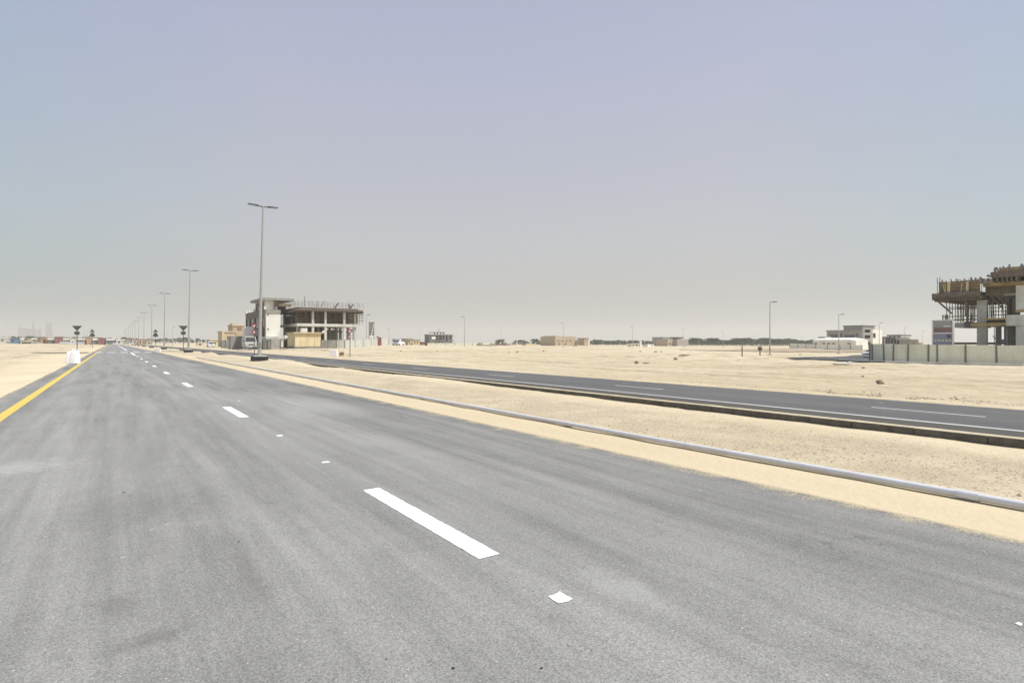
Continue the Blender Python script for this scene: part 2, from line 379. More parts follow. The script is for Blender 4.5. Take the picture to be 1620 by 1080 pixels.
M_REDS = mat('red_sheet', (.26, .09, .075), .6, .2, 1.0)
M_ORANGE = mat('orange_sheet', (.45, .26, .13), .7, .2, 1.0)
M_GLASSD = mat('dark_window_glass', (.03, .035, .04), .15, .2, 2)
M_OPEN = mat('unlit_room', (.035, .032, .03), .9, .2, 2)
M_HOARD = mat('hoarding_sheet', (.72, .73, .60), .55, .06, 1.0, 0, dirt=(.52, .49, .36), dscale=.9, damt=.5)
M_HOARD2 = mat('grey_hoarding_sheet', (.54, .54, .49), .6, .08, 1.0, 0, dirt=(.30, .27, .22), dscale=.9, damt=.5)
M_HPOST = mat('hoarding_post', (.17, .16, .135), .7, .2, 4)
M_CARW = mat('white_car_paint', (.74, .75, .76), .25, .03, 2)
M_CARS = mat('silver_car_paint', (.42, .41, .37), .28, .05, 2, metal=.3)
M_TYRE = mat('tyre_rubber', (.02, .02, .02), .9, .2, 5)
M_RIM = mat('wheel_rim', (.30, .30, .31), .4, .1, 5, metal=.6)
M_LAMPG = mat('headlight_glass', (.60, .62, .64), .15, .05, 5)
M_BAG = mat('woven_sack', (.80, .80, .82), .7, .08, 4, .4)
M_ROCK = mat('rock', (.25, .20, .14), .95, .35, 5, 1.0)
M_PEB = mat('pebble', (.22, .18, .14), .95, .35, 5)
M_TRUNK = mat('bark', (.10, .075, .05), .9, .2, 4)
def leaf_mat(name, c1, c2):
    m = bpy.data.materials.new(name); m.use_nodes = True; n, l = nodes_of(m); b = n['Principled BSDF']
    b.inputs['Roughness'].default_value = .8
    o = n.new('ShaderNodeTexCoord').outputs['Object']
    f = mrange(n, l, noise_n(n, l, o, .8, 4, .7), .35, .65)
    l.new(mixc(n, l, f, c1, c2), b.inputs['Base Color']); return m
M_LEAF = leaf_mat('leaves_dark', (.040, .060, .030), (.075, .105, .045))
M_LEAF2 = leaf_mat('leaves_olive', (.065, .095, .04), (.11, .14, .06))

# ------------------------------------------------------------------ mesh builder
class MB:
    def __init__(s): s.v = []; s.f = []
    def quad8(s, pts):
        b = len(s.v); s.v += [tuple(p) for p in pts]
        for q in ((0, 3, 2, 1), (4, 5, 6, 7), (0, 1, 5, 4), (1, 2, 6, 5), (2, 3, 7, 6), (3, 0, 4, 7)):
            s.f.append(tuple(b + i for i in q))
        return s
    def box(s, x0, x1, y0, y1, z0, z1, tx=0, ty=0):
        return s.quad8([(x0, y0, z0), (x1, y0, z0), (x1, y1, z0), (x0, y1, z0),
                        (x0 + tx, y0 + ty, z1), (x1 - tx, y0 + ty, z1), (x1 - tx, y1 - ty, z1), (x0 + tx, y1 - ty, z1)])
    def beam(s, a, b, w, h=None):
        h = h or w; a = Vector(a); b = Vector(b); d = (b - a).normalized()
        up = Vector((0, 0, 1)) if abs(d.z) < .95 else Vector((1, 0, 0))
        sx_ = d.cross(up).normalized() * w / 2; sy_ = sx_.cross(d).normalized() * h / 2
        return s.quad8([a - sx_ - sy_, a + sx_ - sy_, a + sx_ + sy_, a - sx_ + sy_, b - sx_ - sy_, b + sx_ - sy_, b + sx_ + sy_, b - sx_ + sy_])
    def cyl(s, a, b, r0, r1=None, n=10, cap=True):
        r1 = r0 if r1 is None else r1; a = Vector(a); b = Vector(b); d = (b - a).normalized()
        up = Vector((0, 0, 1)) if abs(d.z) < .95 else Vector((1, 0, 0))
        e1 = d.cross(up).normalized(); e2 = e1.cross(d).normalized(); k = len(s.v)
        for c, r in ((a, r0), (b, r1)):
            for i in range(n):
                t = 2 * math.pi * i / n; s.v.append(tuple(c + (e1 * math.cos(t) + e2 * math.sin(t)) * r))
        for i in range(n):
            j = (i + 1) % n; s.f.append((k + i, k + j, k + n + j, k + n + i))
        if cap: s.f.append(tuple(k + i for i in reversed(range(n)))); s.f.append(tuple(k + n + i for i in range(n)))
        return s
    def prism(s, pts, y0, y1):              # outline in x,z extruded along y
        k = len(s.v); n = len(pts)
        s.v += [(x, y0, z) for x, z in pts] + [(x, y1, z) for x, z in pts]
        s.f.append(tuple(k + i for i in range(n))); s.f.append(tuple(k + n + i for i in reversed(range(n))))
        for i in range(n):
            j = (i + 1) % n; s.f.append((k + j, k + i, k + n + i, k + n + j))
        return s
    def build(s, name, m, parent=None, smooth=False, bevel=0):
        me = bpy.data.meshes.new(name); me.from_pydata(s.v, [], s.f); me.update()
        me.materials.append(m)
        if smooth: me.shade_smooth()
        o = bpy.data.objects.new(name, me); col.objects.link(o)
        if parent: o.parent = parent
        if bevel:
            md = o.modifiers.new('bevel', 'BEVEL'); md.width = bevel; md.segments = 2; md.limit_method = 'ANGLE'
        return o
def B(*a, **k): return MB().box(*a, **k)
def tag(o, label=None, cat=None, group=None, kind=None):
    if label: o['label'] = label
    if cat: o['category'] = cat
    if group: o['group'] = group
    if kind: o['kind'] = kind
    return o
def empty(name, label, cat, loc, rz=None, group=None):
    o = bpy.data.objects.new(name, None); col.objects.link(o); o.location = loc
    o.rotation_euler = (0, 0, TH if rz is None else rz); o.empty_display_size = .3
    return tag(o, label, cat, group)
def copy_tree(o, parent=None):
    c = o.copy(); col.objects.link(c)
    if parent: c.parent = parent
    for ch in list(o.children): copy_tree(ch, c)
    return c
def grid_obj(name, mb, m, kind='structure'):
    o = mb.build(name, m); o.rotation_euler = (0, 0, TH); o['kind'] = kind; return o

# ------------------------------------------------------------------ ground sheet (object space = across, along)
def lines_growing(a, b, s0, k, off=0):
    r = [a]; sg = 1 if b > a else -1
    while (b - r[-1]) * sg > 0: r.append(r[-1] + sg * max(s0, k * abs(r[-1] - off)))
    return r
sl = set()
for v in lines_growing(-2.9, -5000, .08, .03, -2): sl.add(round(v, 3))
for v in np.arange(-2.86, -2.3, .035): sl.add(round(float(v), 3))
for v in (-2.3, 0, 2, 4, 5.6): sl.add(v)
for v in np.arange(5.8, 6.2, .025): sl.add(round(float(v), 3))
for v in np.arange(6.25, 11.2, .13): sl.add(round(float(v), 3))
for v in (11.2, 11.28, 11.34, 14, 17.2): sl.add(v)
for v in np.arange(17.4, 18.2, .06): sl.add(round(float(v), 3))
for v in lines_growing(18.2, 5000, .16, .0135, 12): sl.add(round(v, 3))
S = np.array(sorted(sl))
U = np.array(sorted(set([round(v, 3) for v in lines_growing(-1, -5000, .4, .12, 0)] + [round(v, 3) for v in lines_growing(-1, 5000, .13, .0125, 0)])))
SS, UU = np.meshgrid(S, U)
BZ = base_z(SS, UU)
verts = []
for i in range(len(U)):
    for j in range(len(S)):
        verts.append((float(S[j]), float(U[i]), shape_z(float(S[j]), float(U[i]), float(BZ[i, j]))))
ns = len(S)
idx = np.arange(len(U) * ns).reshape(len(U), ns)
faces = np.stack([idx[:-1, :-1], idx[:-1, 1:], idx[1:, 1:], idx[1:, :-1]], -1).reshape(-1, 4)
me = bpy.data.meshes.new('ground'); me.from_pydata(verts, [], faces.tolist()); me.materials.append(M_SAND); me.shade_smooth()
go = bpy.data.objects.new('ground', me); col.objects.link(go); go.rotation_euler = (0, 0, TH); go['kind'] = 'structure'

# roads
def strip(name, s0, s1, u0, u1, z, m, nu=1):
    mb = MB(); k = 0
    for i in range(nu + 1):
        u = u0 + (u1 - u0) * i / nu; mb.v += [(s0, u, z), (s1, u, z)]
    for i in range(nu): mb.f.append((2 * i, 2 * i + 1, 2 * i + 3, 2 * i + 2))
    return grid_obj(name, mb, m)
strip('road', -3.3, 6.3, -60, 540, 0, M_ROAD)
strip('far_carriageway_road', 11.3, 18.3, -60, 540, 0, M_ROAD2)
mb = MB(); mb.v = [(6.3, 112, 0), (11.3, 112, 0), (11.3, 129, 0), (6.3, 129, 0)]; mb.f = [(0, 1, 2, 3)]
grid_obj('median_crossing_road', mb, M_ROAD)
# junction arm to the left
mb = MB(); mb.v = [(-3.3, 103.5, .03), (-3.3, 110.5, .03), (-60, 110.5, .10), (-60, 103.5, .10)]
def rough_quad(mb, s0, s1, u0, u1, z, n=1):
    pass

# markings (one sheet 4 mm above the asphalt)
def rect(mb, s0, s1, u0, u1, z=.004, jag=0):
    k = len(mb.v)
    if not jag:
        mb.v += [(s0, u0, z), (s1, u0, z), (s1, u1, z), (s0, u1, z)]; mb.f.append((k, k + 1, k + 2, k + 3)); return
    n = max(2, int((u1 - u0) / .05)); r = random.random
    for i in range(n + 1):
        u = u0 + (u1 - u0) * i / n
        mb.v += [(s0 + (r() - .5) * jag, u + (r() - .5) * jag, z), (s1 + (r() - .5) * jag, u + (r() - .5) * jag, z)]
    for i in range(n): a = k + 2 * i; mb.f.append((a, a + 1, a + 3, a + 2))
mw = MB()
for u in (3.55, 13.2, 23.4, 33.6, 44, 54.5, 65, 76):
    rect(mw, 2.215, 2.40, u + .03, u + 2.42, jag=.008 if u < 30 else 0)
rect(mw, 2.2, 2.45, 86, 106)
rect(mw, 2.2, 2.42, 134, 330)
for i, sc in enumerate(np.arange(-2.2, 6.0, 1.62)):
    rect(mw, sc, sc + .95, 108.3, 111.9)
grid_obj('lane_marking', mw, M_WHITE)
ml = MB()
rect(ml, 5.55, 5.67, 134, 480)
rect(ml, 13.36, 13.50, -60, 107); rect(ml, 13.36, 13.50, 133, 520)
k = 4.15 - 8.75 * 5
while k < 300:
    rect(ml, 15.30, 15.40, k, k + 2.25); k += 8.75
grid_obj('far_carriageway_marking', ml, M_WORN)
ms = MB()
def patch(px, py, w, l_, rz=0):
    Z = F * H / (py - HY); s, u = PS(px, Z); k = len(ms.v); r = random.random
    pts = [(-w, -l_), (0, -l_ * 1.1), (w, -l_ * .8), (w * .9, l_ * .1), (w, l_), (0, l_ * .9), (-w * .95, l_), (-w, 0)]
    ms.v += [(s + a + (r() - .5) * w * .3, u + b + (r() - .5) * l_ * .3, .0045) for a, b in pts]; ms.f.append(tuple(range(k, k + 8)))
patch(885, 945.5, .055, .065); patch(515, 731, .05, .045); patch(443, 689, .05, .06); patch(1612, 987, .02, .012)
patch(378, 634, .03, .05)
for p_ in ((240, 838), (265, 829), (194, 882)): patch(p_[0], p_[1], .016, .004)
grid_obj('stray_paint_marking', ms, M_WHITE)
my = MB()
rect(my, -2.06, -1.85, -20, 104.5, .004); rect(my, -2.06, -1.88, 113, 420, .004)
grid_obj('yellow_edge_marking', my, M_YELLOW)
strip('junction_apron_road', -9.5, -3.0, 104.4, 110, .07, M_TRACK)
md_ = MB(); _ms = ms; ms = md_
for q in ((717, 1057, .006), (857, 1057, .006), (611, 1043, .004), (196, 779, .012), (205, 784, .007), (378, 857, .006)): patch(q[0], q[1], q[2] * 1.3, q[2])
ms = _ms; grid_obj('tar_spot', md_, M_BLACK)

# kerb between median and far carriageway, with the sand crest on it
mk = MB()
for (a, b) in ((-60, 111), (130, 520)):
    u = a
    while u < b:
        l_ = 1.0 if u < 60 else 6.0
        j = (random.random() - .5) * .008
        if not (16.05 < u < 16.2): mk.box(11.16 + j, 11.31 + j, u, min(b, u + l_ - .012), -.1, .142 + j * .5)
        u += l_
grid_obj('kerb', mk, M_KERB)
mc = MB(); n_ = 0; u = -20
while u < 70:
    w_ = .075 + .045 * nz(u * .9, 3.3) + .03 * nz(u * 3, 5)
    h_ = .172 + .010 * nz(u * 1.3, 8)
    mc.v += [(11.19 + .04 * nz(u * 4, 1), u, .135), (11.225 + .03 * nz(u * 4, 1), u, .158 + .014 * nz(u * 2, 7)), (11.27, u, .163 + .010 * nz(u * 2.3, 4)), (11.305, u, .150), (11.33, u, .0)]
    n_ += 1; u += .15
for i in range(n_ - 1):
    for j in range(4): a = i * 5 + j; mc.f.append((a, a + 1, a + 6, a + 5))
o = mc.build('windblown_sand_on_kerb', M_SAND, smooth=True); o.rotation_euler = (0, 0, TH); tag(o, kind='structure')

# side road with its kerb on the right
mb = MB(); NR = 26
top = [(1205, 566.7), (1262, 564.8), (1324, 562.2), (1365, 560.8), (1400, 559.8)]
bot = [(1205, 567.9), (1250, 570.3), (1287, 571.6), (1330, 572.6), (1400, 574.2)]
def on_ground(px, py, guess=60):
    """where the ray through a pixel meets the sand"""
    lo, hi = 5.0, 900.0; prev = None
    Z = 15.0
    while Z < 900:
        s, u = PS(px, Z)
        if zat(py, Z) < ground_z(s, u): break
        Z *= 1.01
    s, u = PS(px, Z); return s, u, ground_z(s, u)
def lerp_poly(pl, t):
    x = pl[0][0] + (pl[-1][0] - pl[0][0]) * t
    for (a, b), (c, d) in zip(pl, pl[1:]):
        if x <= c + 1e-6: return x, b + (d - b) * (x - a) / (c - a)
    return pl[-1]
NB = 10
for i in range(NR + 1):
    t = i / NR; xa, ya = lerp_poly(top, t); xb, yb = lerp_poly(bot, t)
    Za = F * (H + .45) / (ya - HY); Zb = F * (H + .45) / (yb - HY)
    for j in range(NB + 1):
        Z = Za + (Zb - Za) * j / NB; px = xa + (xb - xa) * j / NB
        s, u = PS(px, Z); mb.v.append((s, u, ground_z(s, u) + .10))
for i in range(NR):
    for j in range(NB): a = i * (NB + 1) + j; mb.f.append((a, a + NB + 1, a + NB + 2, a + 1))
grid_obj('side_road', mb, M_TRACK)
mb = MB(); pr = None
for px, py in ((1326, 569.4), (1345, 571.3), (1370, 572.4), (1400, 573.6), (1460, 575.4), (1530, 578), (1620, 580.5)):
    Z = F * (H + .42) / (py - HY); s, u = PS(px, Z); z = ground_z(s, u)
    if pr: mb.beam((pr[0], pr[1], pr[2] + .08), (s, u, z + .08), .18, .26)
    pr = (s, u, z)
grid_obj('side_road_kerb', mb, M_CONC_L)
# brown dirt track crossing the open ground
def drape(name, top, bot, m, zz=.05, nr=30, nb=3, hz=.45):
    mb = MB()
    for i in range(nr + 1):
        t = i / nr; xa, ya = lerp_poly(top, t); xb, yb = lerp_poly(bot, t)
        Za = F * (H + hz) / (ya - HY); Zb = F * (H + hz) / (yb - HY)
        for j in range(nb + 1):
            Z = Za + (Zb - Za) * j / nb; px = xa + (xb - xa) * j / nb
            s, u = PS(px, Z); mb.v.append((s, u, ground_z(s, u) + zz))
    for i in range(nr):
        for j in range(nb): a = i * (nb + 1) + j; mb.f.append((a, a + nb + 1, a + nb + 2, a + 1))
    return grid_obj(name, mb, m)
drape('dirt_track', [(1075, 554.2), (1160, 554.2), (1372, 555.3)], [(1075, 555.2), (1160, 557), (1372, 557.6)], M_DIRT, .10, nr=60, hz=.65)

# pebbles
mp_ = MB()
def pebble(s, u, z, r):
    k = len(mp_.v); q = random.random
    for dx, dy, dz in ((1, 0, .2), (.3, .9, .1), (-.8, .5, .25), (-.7, -.6, .1), (.4, -.9, .2), (0, 0, .75), ):
        mp_.v.append((s + dx * r * (.7 + .6 * q()), u + dy * r * (.7 + .6 * q()), z + dz * r))
    for a in range(5): mp_.f.append((k + a, k + (a + 1) % 5, k + 5))
for i in range(7000):
    u = -3 + 34 * random.random() ** 1.5; s = 7.05 + 3.7 * random.random()
    if nz(s * .8, u * .5, 3) < -.15 or (s - 7) / 4 > random.random() * 1.3: continue
    r = random.choice((.005, .006, .007, .008, .010, .012, .016)) * random.uniform(.8, 1.2)
    pebble(s, u, ground_z(s, u) - r * .1, r)
for i in range(500):
    u = -2 + 40 * random.random() ** 1.3; s = 17.95 + abs(random.gauss(0, .8))
    r = random.choice((.012, .02, .03)); pebble(s, u, ground_z(s, u) - r * .1, r)
o = grid_obj('gravel', mp_, M_PEB, 'stuff'); tag(o, 'small dark stones scattered over the sandy median and verge', 'gravel')

sb_ = MB(); mp_ = sb_
for i in range(1500):
    u = -3 + 13 * random.random(); s = 18.0 + abs(random.gauss(0, .55)) + max(0, nz(u * .8, 2) * 1.2)
    if nz(u * 1.2, s * 1.5, 6) < .02: continue
    r = random.choice((.012, .018, .028, .04)); pebble(s, u, ground_z(s, u) - r * .1, r)
o = grid_obj('roadside_rubble', mp_, M_ROCK, 'stuff'); tag(o, 'brown broken clods along the far verge at the right', 'rubble')
# rocks
def rock(px, py, wpx, hpx, label, m=M_ROCK, sd_=1, flat=1.0):
    s, u, z = on_ground(px, py); X, Y = xy(s, u); Z = Y
    rw = wpx / 2 * Z / F; rh = hpx / 2 * Z / F
    import bmesh
    bm = bmesh.new(); bmesh.ops.create_icosphere(bm, subdivisions=3, radius=1)
    for v in bm.verts:
        c = v.co; d = 1 + .28 * noise.noise(c * 1.3 + Vector((sd_, 0, 0))) + .12 * noise.noise(c * 3.5 + Vector((0, sd_, 0)))
        v.co = Vector((c.x * rw * d, c.y * rw * d * .9, max(-.5, c.z) * rh * d))
    me = bpy.data.meshes.new('rock'); bm.to_mesh(me); bm.free(); me.materials.append(m)
    o = bpy.data.objects.new('rock', me); col.objects.link(o); o.location = (X, Y, z + rh * .6)
    return tag(o, label, 'rock', 'loose rocks on the sand')
rock(1392, 608, 10.5, 9.5, 'round brown boulder on bare sand in front of the hoarding', sd_=3)
rock(1365, 596.6, 4, 3, 'small dark stone up and left of the round boulder', sd_=5)
rock(1393, 733, 8, 5, 'grey brown stone on the median just behind the long pipe', sd_=8)
rock(1007, 575.5, 7, 6, 'dark knobbly stone standing alone on the sand in the middle', sd_=4)
rock(1069, 569.5, 6, 4, 'low dark stone at the left foot of the rubble mound', sd_=6)
rock(1022, 575, 11, 2, 'flat brown stone beside the knobbly stone in the middle', sd_=9)
rock(1266, 562.3, 3, 2.5, 'small dark stone on the sand by the side road', sd_=10)
rock(818.5, 557.8, 5, 2.4, 'flat dark stone on open sand left of the beige building', sd_=11)
rock(805, 557.8, 2.2, 2.6, 'tiny dark stone on open sand left of the flat one', sd_=12)
rock(860, 556, 2.6, 2.6, 'small stone on the open sand below the scattered trees', sd_=13)
rock(634, 556, 3.2, 2, 'small stone on sand in front of the white pickup', sd_=14)
rock(691.5, 556, 2.4, 2, 'small pale stone on sand below the distant concrete frame', sd_=15)
rock(674.5, 547.5, 3, 4, 'dark upright lump on sand left of the distant concrete frame', sd_=16, m=M_BLACK)
rock(1013, 556.5, 4, 2, 'flat stone on far sand right of the middle lamp', sd_=17)
rock(1037.5, 557, 5, 2.5, 'dark stone on far sand below the green boxes', sd_=18)
rock(1046.5, 557, 3, 2, 'small stone just right of the dark far stone', sd_=19)

rock(1333, 576.5, 26, 3.0, 'flat whitish slab of spilled mortar at the mouth of the side road', sd_=21, m=M_CONC_L)
rock(1344, 574.0, 10, 2.6, 'pale chunk of rubble against the side road kerb', sd_=22, m=M_CONC_L)
rock(1353, 571.2, 3, 2.4, 'small black stone in front of the parked car', sd_=23, m=M_BLACK)
rock(1083, 563.0, 18, 2.2, 'long dark slab lying on top of the rubble mound', sd_=24)
rock(1365.8, 583.5, 5, 3, 'small dark stone on pale sand below the hoarding end', sd_=25)
rock(1102, 707, 3.5, 2.5, 'small dark stone on the median left of the grey brown stone', sd_=26)

# ------------------------------------------------------------------ pipe beside the road
pipe = empty('conduit_pipe', 'long pale grey plastic pipe lying on sand along the road edge', 'pipe', (0, 0, 0))
mb = MB(); n_ = 14; pts = []; u = -8.0
while u < 66:
    pts.append((6.88 + .022 * nz(u * .25, 3) + .005 * nz(u * 1.3, 1), u, .098 + .006 * nz(u * .6, 7))); u += .5 if u < 20 else 1.5
for p_ in pts:
    for i in range(n_): t = 2 * math.pi * i / n_; mb.v.append((p_[0] +   .037 * math.cos(t), p_[1], p_[2] +   .037 * math.sin(t)))
for a in range(len(pts) - 1):
    for i in range(n_): j = (i + 1) % n_; mb.f.append((a * n_ + i, (a + 1) * n_ + i, (a + 1) * n_ + j, a * n_ + j))
mb.build('pipe_wall', M_PIPE, pipe, smooth=True)
for uc in (-3.1, 2.1, 7.9, 13.9, 19.9, 25.9):
    q = min(pts, key=lambda p: abs(p[1] - uc))
    MB().cyl((q[0], q[1] - .09, q[2]), (q[0], q[1] + .09, q[2]), .045, n=18).build('coupling', M_PIPE, pipe, smooth=False)

# ------------------------------------------------------------------ lamps
def luminaire(mb, ml_, base, d, l_=1.35):
    """arm and flat head starting at base in direction d (local xy)"""
    d = Vector(d).normalized(); a = Vector(base)
    mb.beam(a, a + d * .45 + Vector((0, 0, .05)), .07, .07)
    up = Vector((0, 0, 1)); sd2 = d.cross(up)
    p0 = a + d * .38 + up * .05; p1 = a + d * l_ + up * .10
    w0, w1 = .08, .14
    mb.quad8([p0 - sd2 * w0 - up * .06, p0 + sd2 * w0 - up * .06, p1 + sd2 * w1 - up * .04, p1 - sd2 * w1 - up * .04,
              p0 - sd2 * w0 + up * .07, p0 + sd2 * w0 + up * .07, p1 + sd2 * w1 + up * .02, p1 - sd2 * w1 + up * .02])
    q0 = a + d * .55 + up * .02; q1 = a + d * (l_ - .1) + up * .045
    ml_.quad8([q0 - sd2 * .11 - up * .03, q0 + sd2 * .11 - up * .03, q1 + sd2 * .13 - up * .03, q1 - sd2 * .13 - up * .03,
               q0 - sd2 * .11 + up * .0, q0 + sd2 * .11 + up * .0, q1 + sd2 * .13 + up * .0, q1 - sd2 * .13 + up * .0])
def make_lamp(h, dirs, base, label, loc, rz=None, group='', cap=True):
    e = empty('street_lamp', label, 'street lamp', loc, rz, group)
    z0 = 0
    if base:
        B(-.56, .56, -.56, .56, -.25, .38).build('plinth', M_BLACK, e, bevel=.02)
        B(-.50, .50, -.50, .50, .38, .425).build('plinth_top', M_CONC_L, e)
        B(-.24, .24, -.24, .24, .425, .47).build('base_plate', M_GALV, e)
        z0 = .47
    else:
        B(-.32, .32, -.32, .32, -.3, .12).build('plinth', M_CONC_L, e); z0 = .12
    r0 = .125 if h > 10 else .09
    pl = MB(); pl.cyl((0, 0, z0), (0, 0, z0 + 1.5), r0 * 1.15, r0 * 1.1, 14); pl.cyl((0, 0, z0 + 1.5), (0, 0, h), r0, r0 * .5, 14)
    po = pl.build('pole', M_GALV, e, smooth=False)
    B(-.055, .055, -r0 * 1.2, -r0 * 1.0, z0 + .55, z0 + 1.0).build('access_door', M_CONC_D, po)
    for d in dirs:
        a = MB(); g = MB(); luminaire(a, g, (0, 0, h - .05), d, 1.12 if h > 10 else 1.02)
        hd = a.build('lamp_head', M_HEAD, e); g.build('lens', M_LENS, hd)
    return e
first = None
ordn = ['nearest', 'second', 'third', 'fourth', 'fifth', 'sixth', 'seventh', 'eighth', 'ninth', 'tenth', 'eleventh', 'twelfth', 'thirteenth', 'fourteenth']
for i in range(14):
    s, u = (9.68 if i == 0 else 9.45), 49.2 + 50 * i
    X, Y = xy(s, u); lab = f'{ordn[i]} double-armed street lamp from the camera in the median row'
    if i == 0: lab = 'tall double-armed grey street lamp on a black plinth, nearest in the median row'
    z = 0.10
    if first is None: o = first = make_lamp(12.45, [(1, 0, 0), (-1, 0, 0)], True, lab, (X, Y, z), None, 'double-armed lamps along the median')
    else: o = copy_tree(first); o['label'] = lab
    o.location = (X, Y, z)
    lean = (1.4, 1.3, .8, .5)[i] if i < 4 else .3
    o.rotation_euler = (0, 0, TH); o.rotation_euler.rotate_axis('Y', R(lean * CT)); o.rotation_euler.rotate_axis('X', R(lean * ST))
single = [(1218, 86, -25, 'tall single-armed lamp standing nearest on the open sand left of the side road'),
          (1327, 116, -20, 'single-armed lamp beside the side road in front of the white vaulted building'),
          (1391, 177, -15, 'single-armed lamp behind the dark low house right of the grey villa'),
          (1431, 226, -15, 'single-armed lamp behind the flat canopy house'),
          (1459, 281, -10, 'small far lamp just left of the site board'),
          (735, 153, 180, 'single-armed lamp on open sand right of the distant concrete frame'),
          (892, 185, 190, 'single-armed lamp standing in front of the beige building'),
          (1001, 212, 190, 'single-armed lamp by the pale green boxes at the hedge'),
          (1082, 248, 190, 'single-armed lamp in front of the pinkish house by the tree line'),
          (1144, 277, 190, 'single-armed lamp before the gap in the tree line'),
          (1194, 350, 190, 'faint lamp in front of the dense tree line'),
          (793, 300, 190, 'faint lamp above the scattered round tree'),
          (580, 146, 0, 'single-armed lamp behind the hoarding beside the tall board'),
          (844, 420, 190, 'faint far lamp left of the beige building'),
          (1105, 420, 190, 'faint far lamp in the middle of the tree line'),
          (665, 330, 180, 'thin far lamp right of the row of red houses'),
          (616, 260, 180, 'thin far lamp left of the white pickup'),
          (273, 240, 0, 'thin far lamp between the second and third median lamps'),
          (264, 330, 0, 'thin far lamp close right of the third median lamp'),
          (138, 290, 0, 'far lamp left of the road between the two left signs'),
          (143.5, 262, 0, 'far lamp just left of the arrow sign by the left verge'),
          (132, 330, 0, 'faintest far lamp left of the road')]
proto = None
for px, Z, ang, lab in single:
    X, Y = P(px, Z); s, u = PS(px, Z); z = ground_z(s, u)
    if proto is None: o = proto = make_lamp(8.0, [(1, 0, 0)], False, lab, (X, Y, z), R(ang), 'single-armed lamps across the open ground')
    else: o = copy_tree(proto); o['label'] = lab
    o.location = (X, Y, z); o.rotation_euler = (0, 0, R(ang))

# ------------------------------------------------------------------ signs
def tri(w_, h_, z, up, y0, y1, cx=0):
    p_ = [(cx - w_ / 2, z), (cx + w_ / 2, z), (cx, z + h_)] if up else [(cx - w_ / 2, z + h_), (cx, z), (cx + w_ / 2, z + h_)]
    return MB().prism(p_, y0, y1)
def sign(px, Z, pyb, label, pieces, rz=None, zb=None):
    X, Y = P(px, Z); z = zat(pyb, Z) if zb is None else zb
    e = empty('road_sign', label, 'road sign', (X, Y, z), rz)
    topz = max(pc[1] for pc in pieces)
    MB().cyl((0, 0, -.2), (0, 0, topz), .05, n=10).build('post', M_POST, e)
    return e
def px_h(e_z, Z, py): return zat(py, Z) - e_z
# left yield sign seen from behind
def back_sign(px, Z, pyb, label, kind):
    X, Y = P(px, Z); z = zat(pyb, Z); m = Z / F
    e = empty('road_sign', label, 'road sign', (X, Y, z), TH * .6)
    f = lambda py: zat(py, Z) - z
    if kind == 'yield':
        MB().cyl((0, .06, -.3), (0, .06, f(516)), .055, n=10).build('post', M_POST, e)
        tri(13.5 * m, 8.5 * m, f(523.7), False, -.015, .015).build('triangle_plate', M_SIGNB, e)
        B(-3.4 * m, 3.4 * m, -.015, .015, f(529.3), f(524.2)).build('number_plate', M_SIGNB, e)
    else:
        MB().cyl((0, .06, -.3), (0, .06, f(521)), .055, n=10).build('post', M_POST, e)
        tri(7.6 * m, 4.6 * m, f(525.3), True, -.015, .015).build('triangle_plate', M_SIGNB, e)
        MB().prism([(-3.9 * m, f(531)), (-3.2 * m, f(532.6)), (3.2 * m, f(532.6)), (3.9 * m, f(531)), (1.5 * m, f(526.4)), (-1.5 * m, f(526.4))][::-1], -.015, .015).build('shaped_plate', M_SIGNB, e)
    return e
back_sign(121.8, 85, 557.6, 'dark inverted-triangle sign back on left verge behind the white sacks', 'yield')
back_sign(290, 95, 555, 'dark inverted-triangle sign back standing in the median beside the second lamp', 'yield')
back_sign(146, 150, 549.5, 'stacked dark triangle signs on the left verge farther along', 'stack')
back_sign(246, 160, 547, 'stacked dark triangle signs in the median beyond the second lamp', 'stack')
def give_way(px, Z, pyb, label, w_, tz, th_, pz, ph_, pw, rz):
    X, Y = P(px, Z); z = zat(pyb, Z); m = Z / F; f = lambda py: zat(py, Z) - z
    e = empty('road_sign', label, 'road sign', (X, Y, z), rz)
    MB().cyl((0, .05, -.2), (0, .05, f(tz)), .04, n=10).build('post', M_POST, e)
    t = tri(w_ * m, th_ * m, f(tz + th_), False, -.012, .012).build('triangle_plate', M_RED, e)
    tri(w_ * m * .52, th_ * m * .5, f(tz + th_ * .72), False, -.02, -.0125).build('triangle_face', M_SWHITE, t)
    q = B(-pw / 2 * m, pw / 2 * m, -.012, .012, f(pz + ph_), f(pz)).build('lower_plate', M_RED, e)
    B(-pw * .28 * m, pw * .28 * m, -.02, -.0125, f(pz + ph_ * .8), f(pz + ph_ * .2)).build('lower_face', M_SWHITE, q)
    return e
give_way(402, 60, 565, 'red and white give-way sign with square plate beside the nearest lamp', 9.5, 512, 9.0, 522.5, 5.5, 6.0, 0)
e = give_way(553.5, 61, 565, 'red and white give-way sign in front of the grey hoarding', 9.5, 520.5, 8.6, 530, 5.5, 3.2, 0)
# two bare posts on the sand
for px, Z, pt, pb, box_, lab in ((1174, 72, 547, 565.5, False, 'bare brown metal post standing on open sand'), (1202.3, 70, 546.5, 567.4, True, 'short post topped by a brown box beside the side road end')):
    X, Y = P(px, Z); z = zat(pb, Z); e = empty('marker_post', lab, 'post', (X, Y, z), 0)
    hh = (pb - pt) * Z / F
    MB().beam((0, 0, -.2), (0, 0, hh), .10).build('post', M_POST, e)
    if box_:
        B(-.23, .23, -.09, .09, hh - .62, hh - .18).build('box', M_WOOD_D, e, bevel=.02); B(-.26, .26, -.12, .12, hh - .178, hh - .13).build('box_lid', M_CONC_L, e)

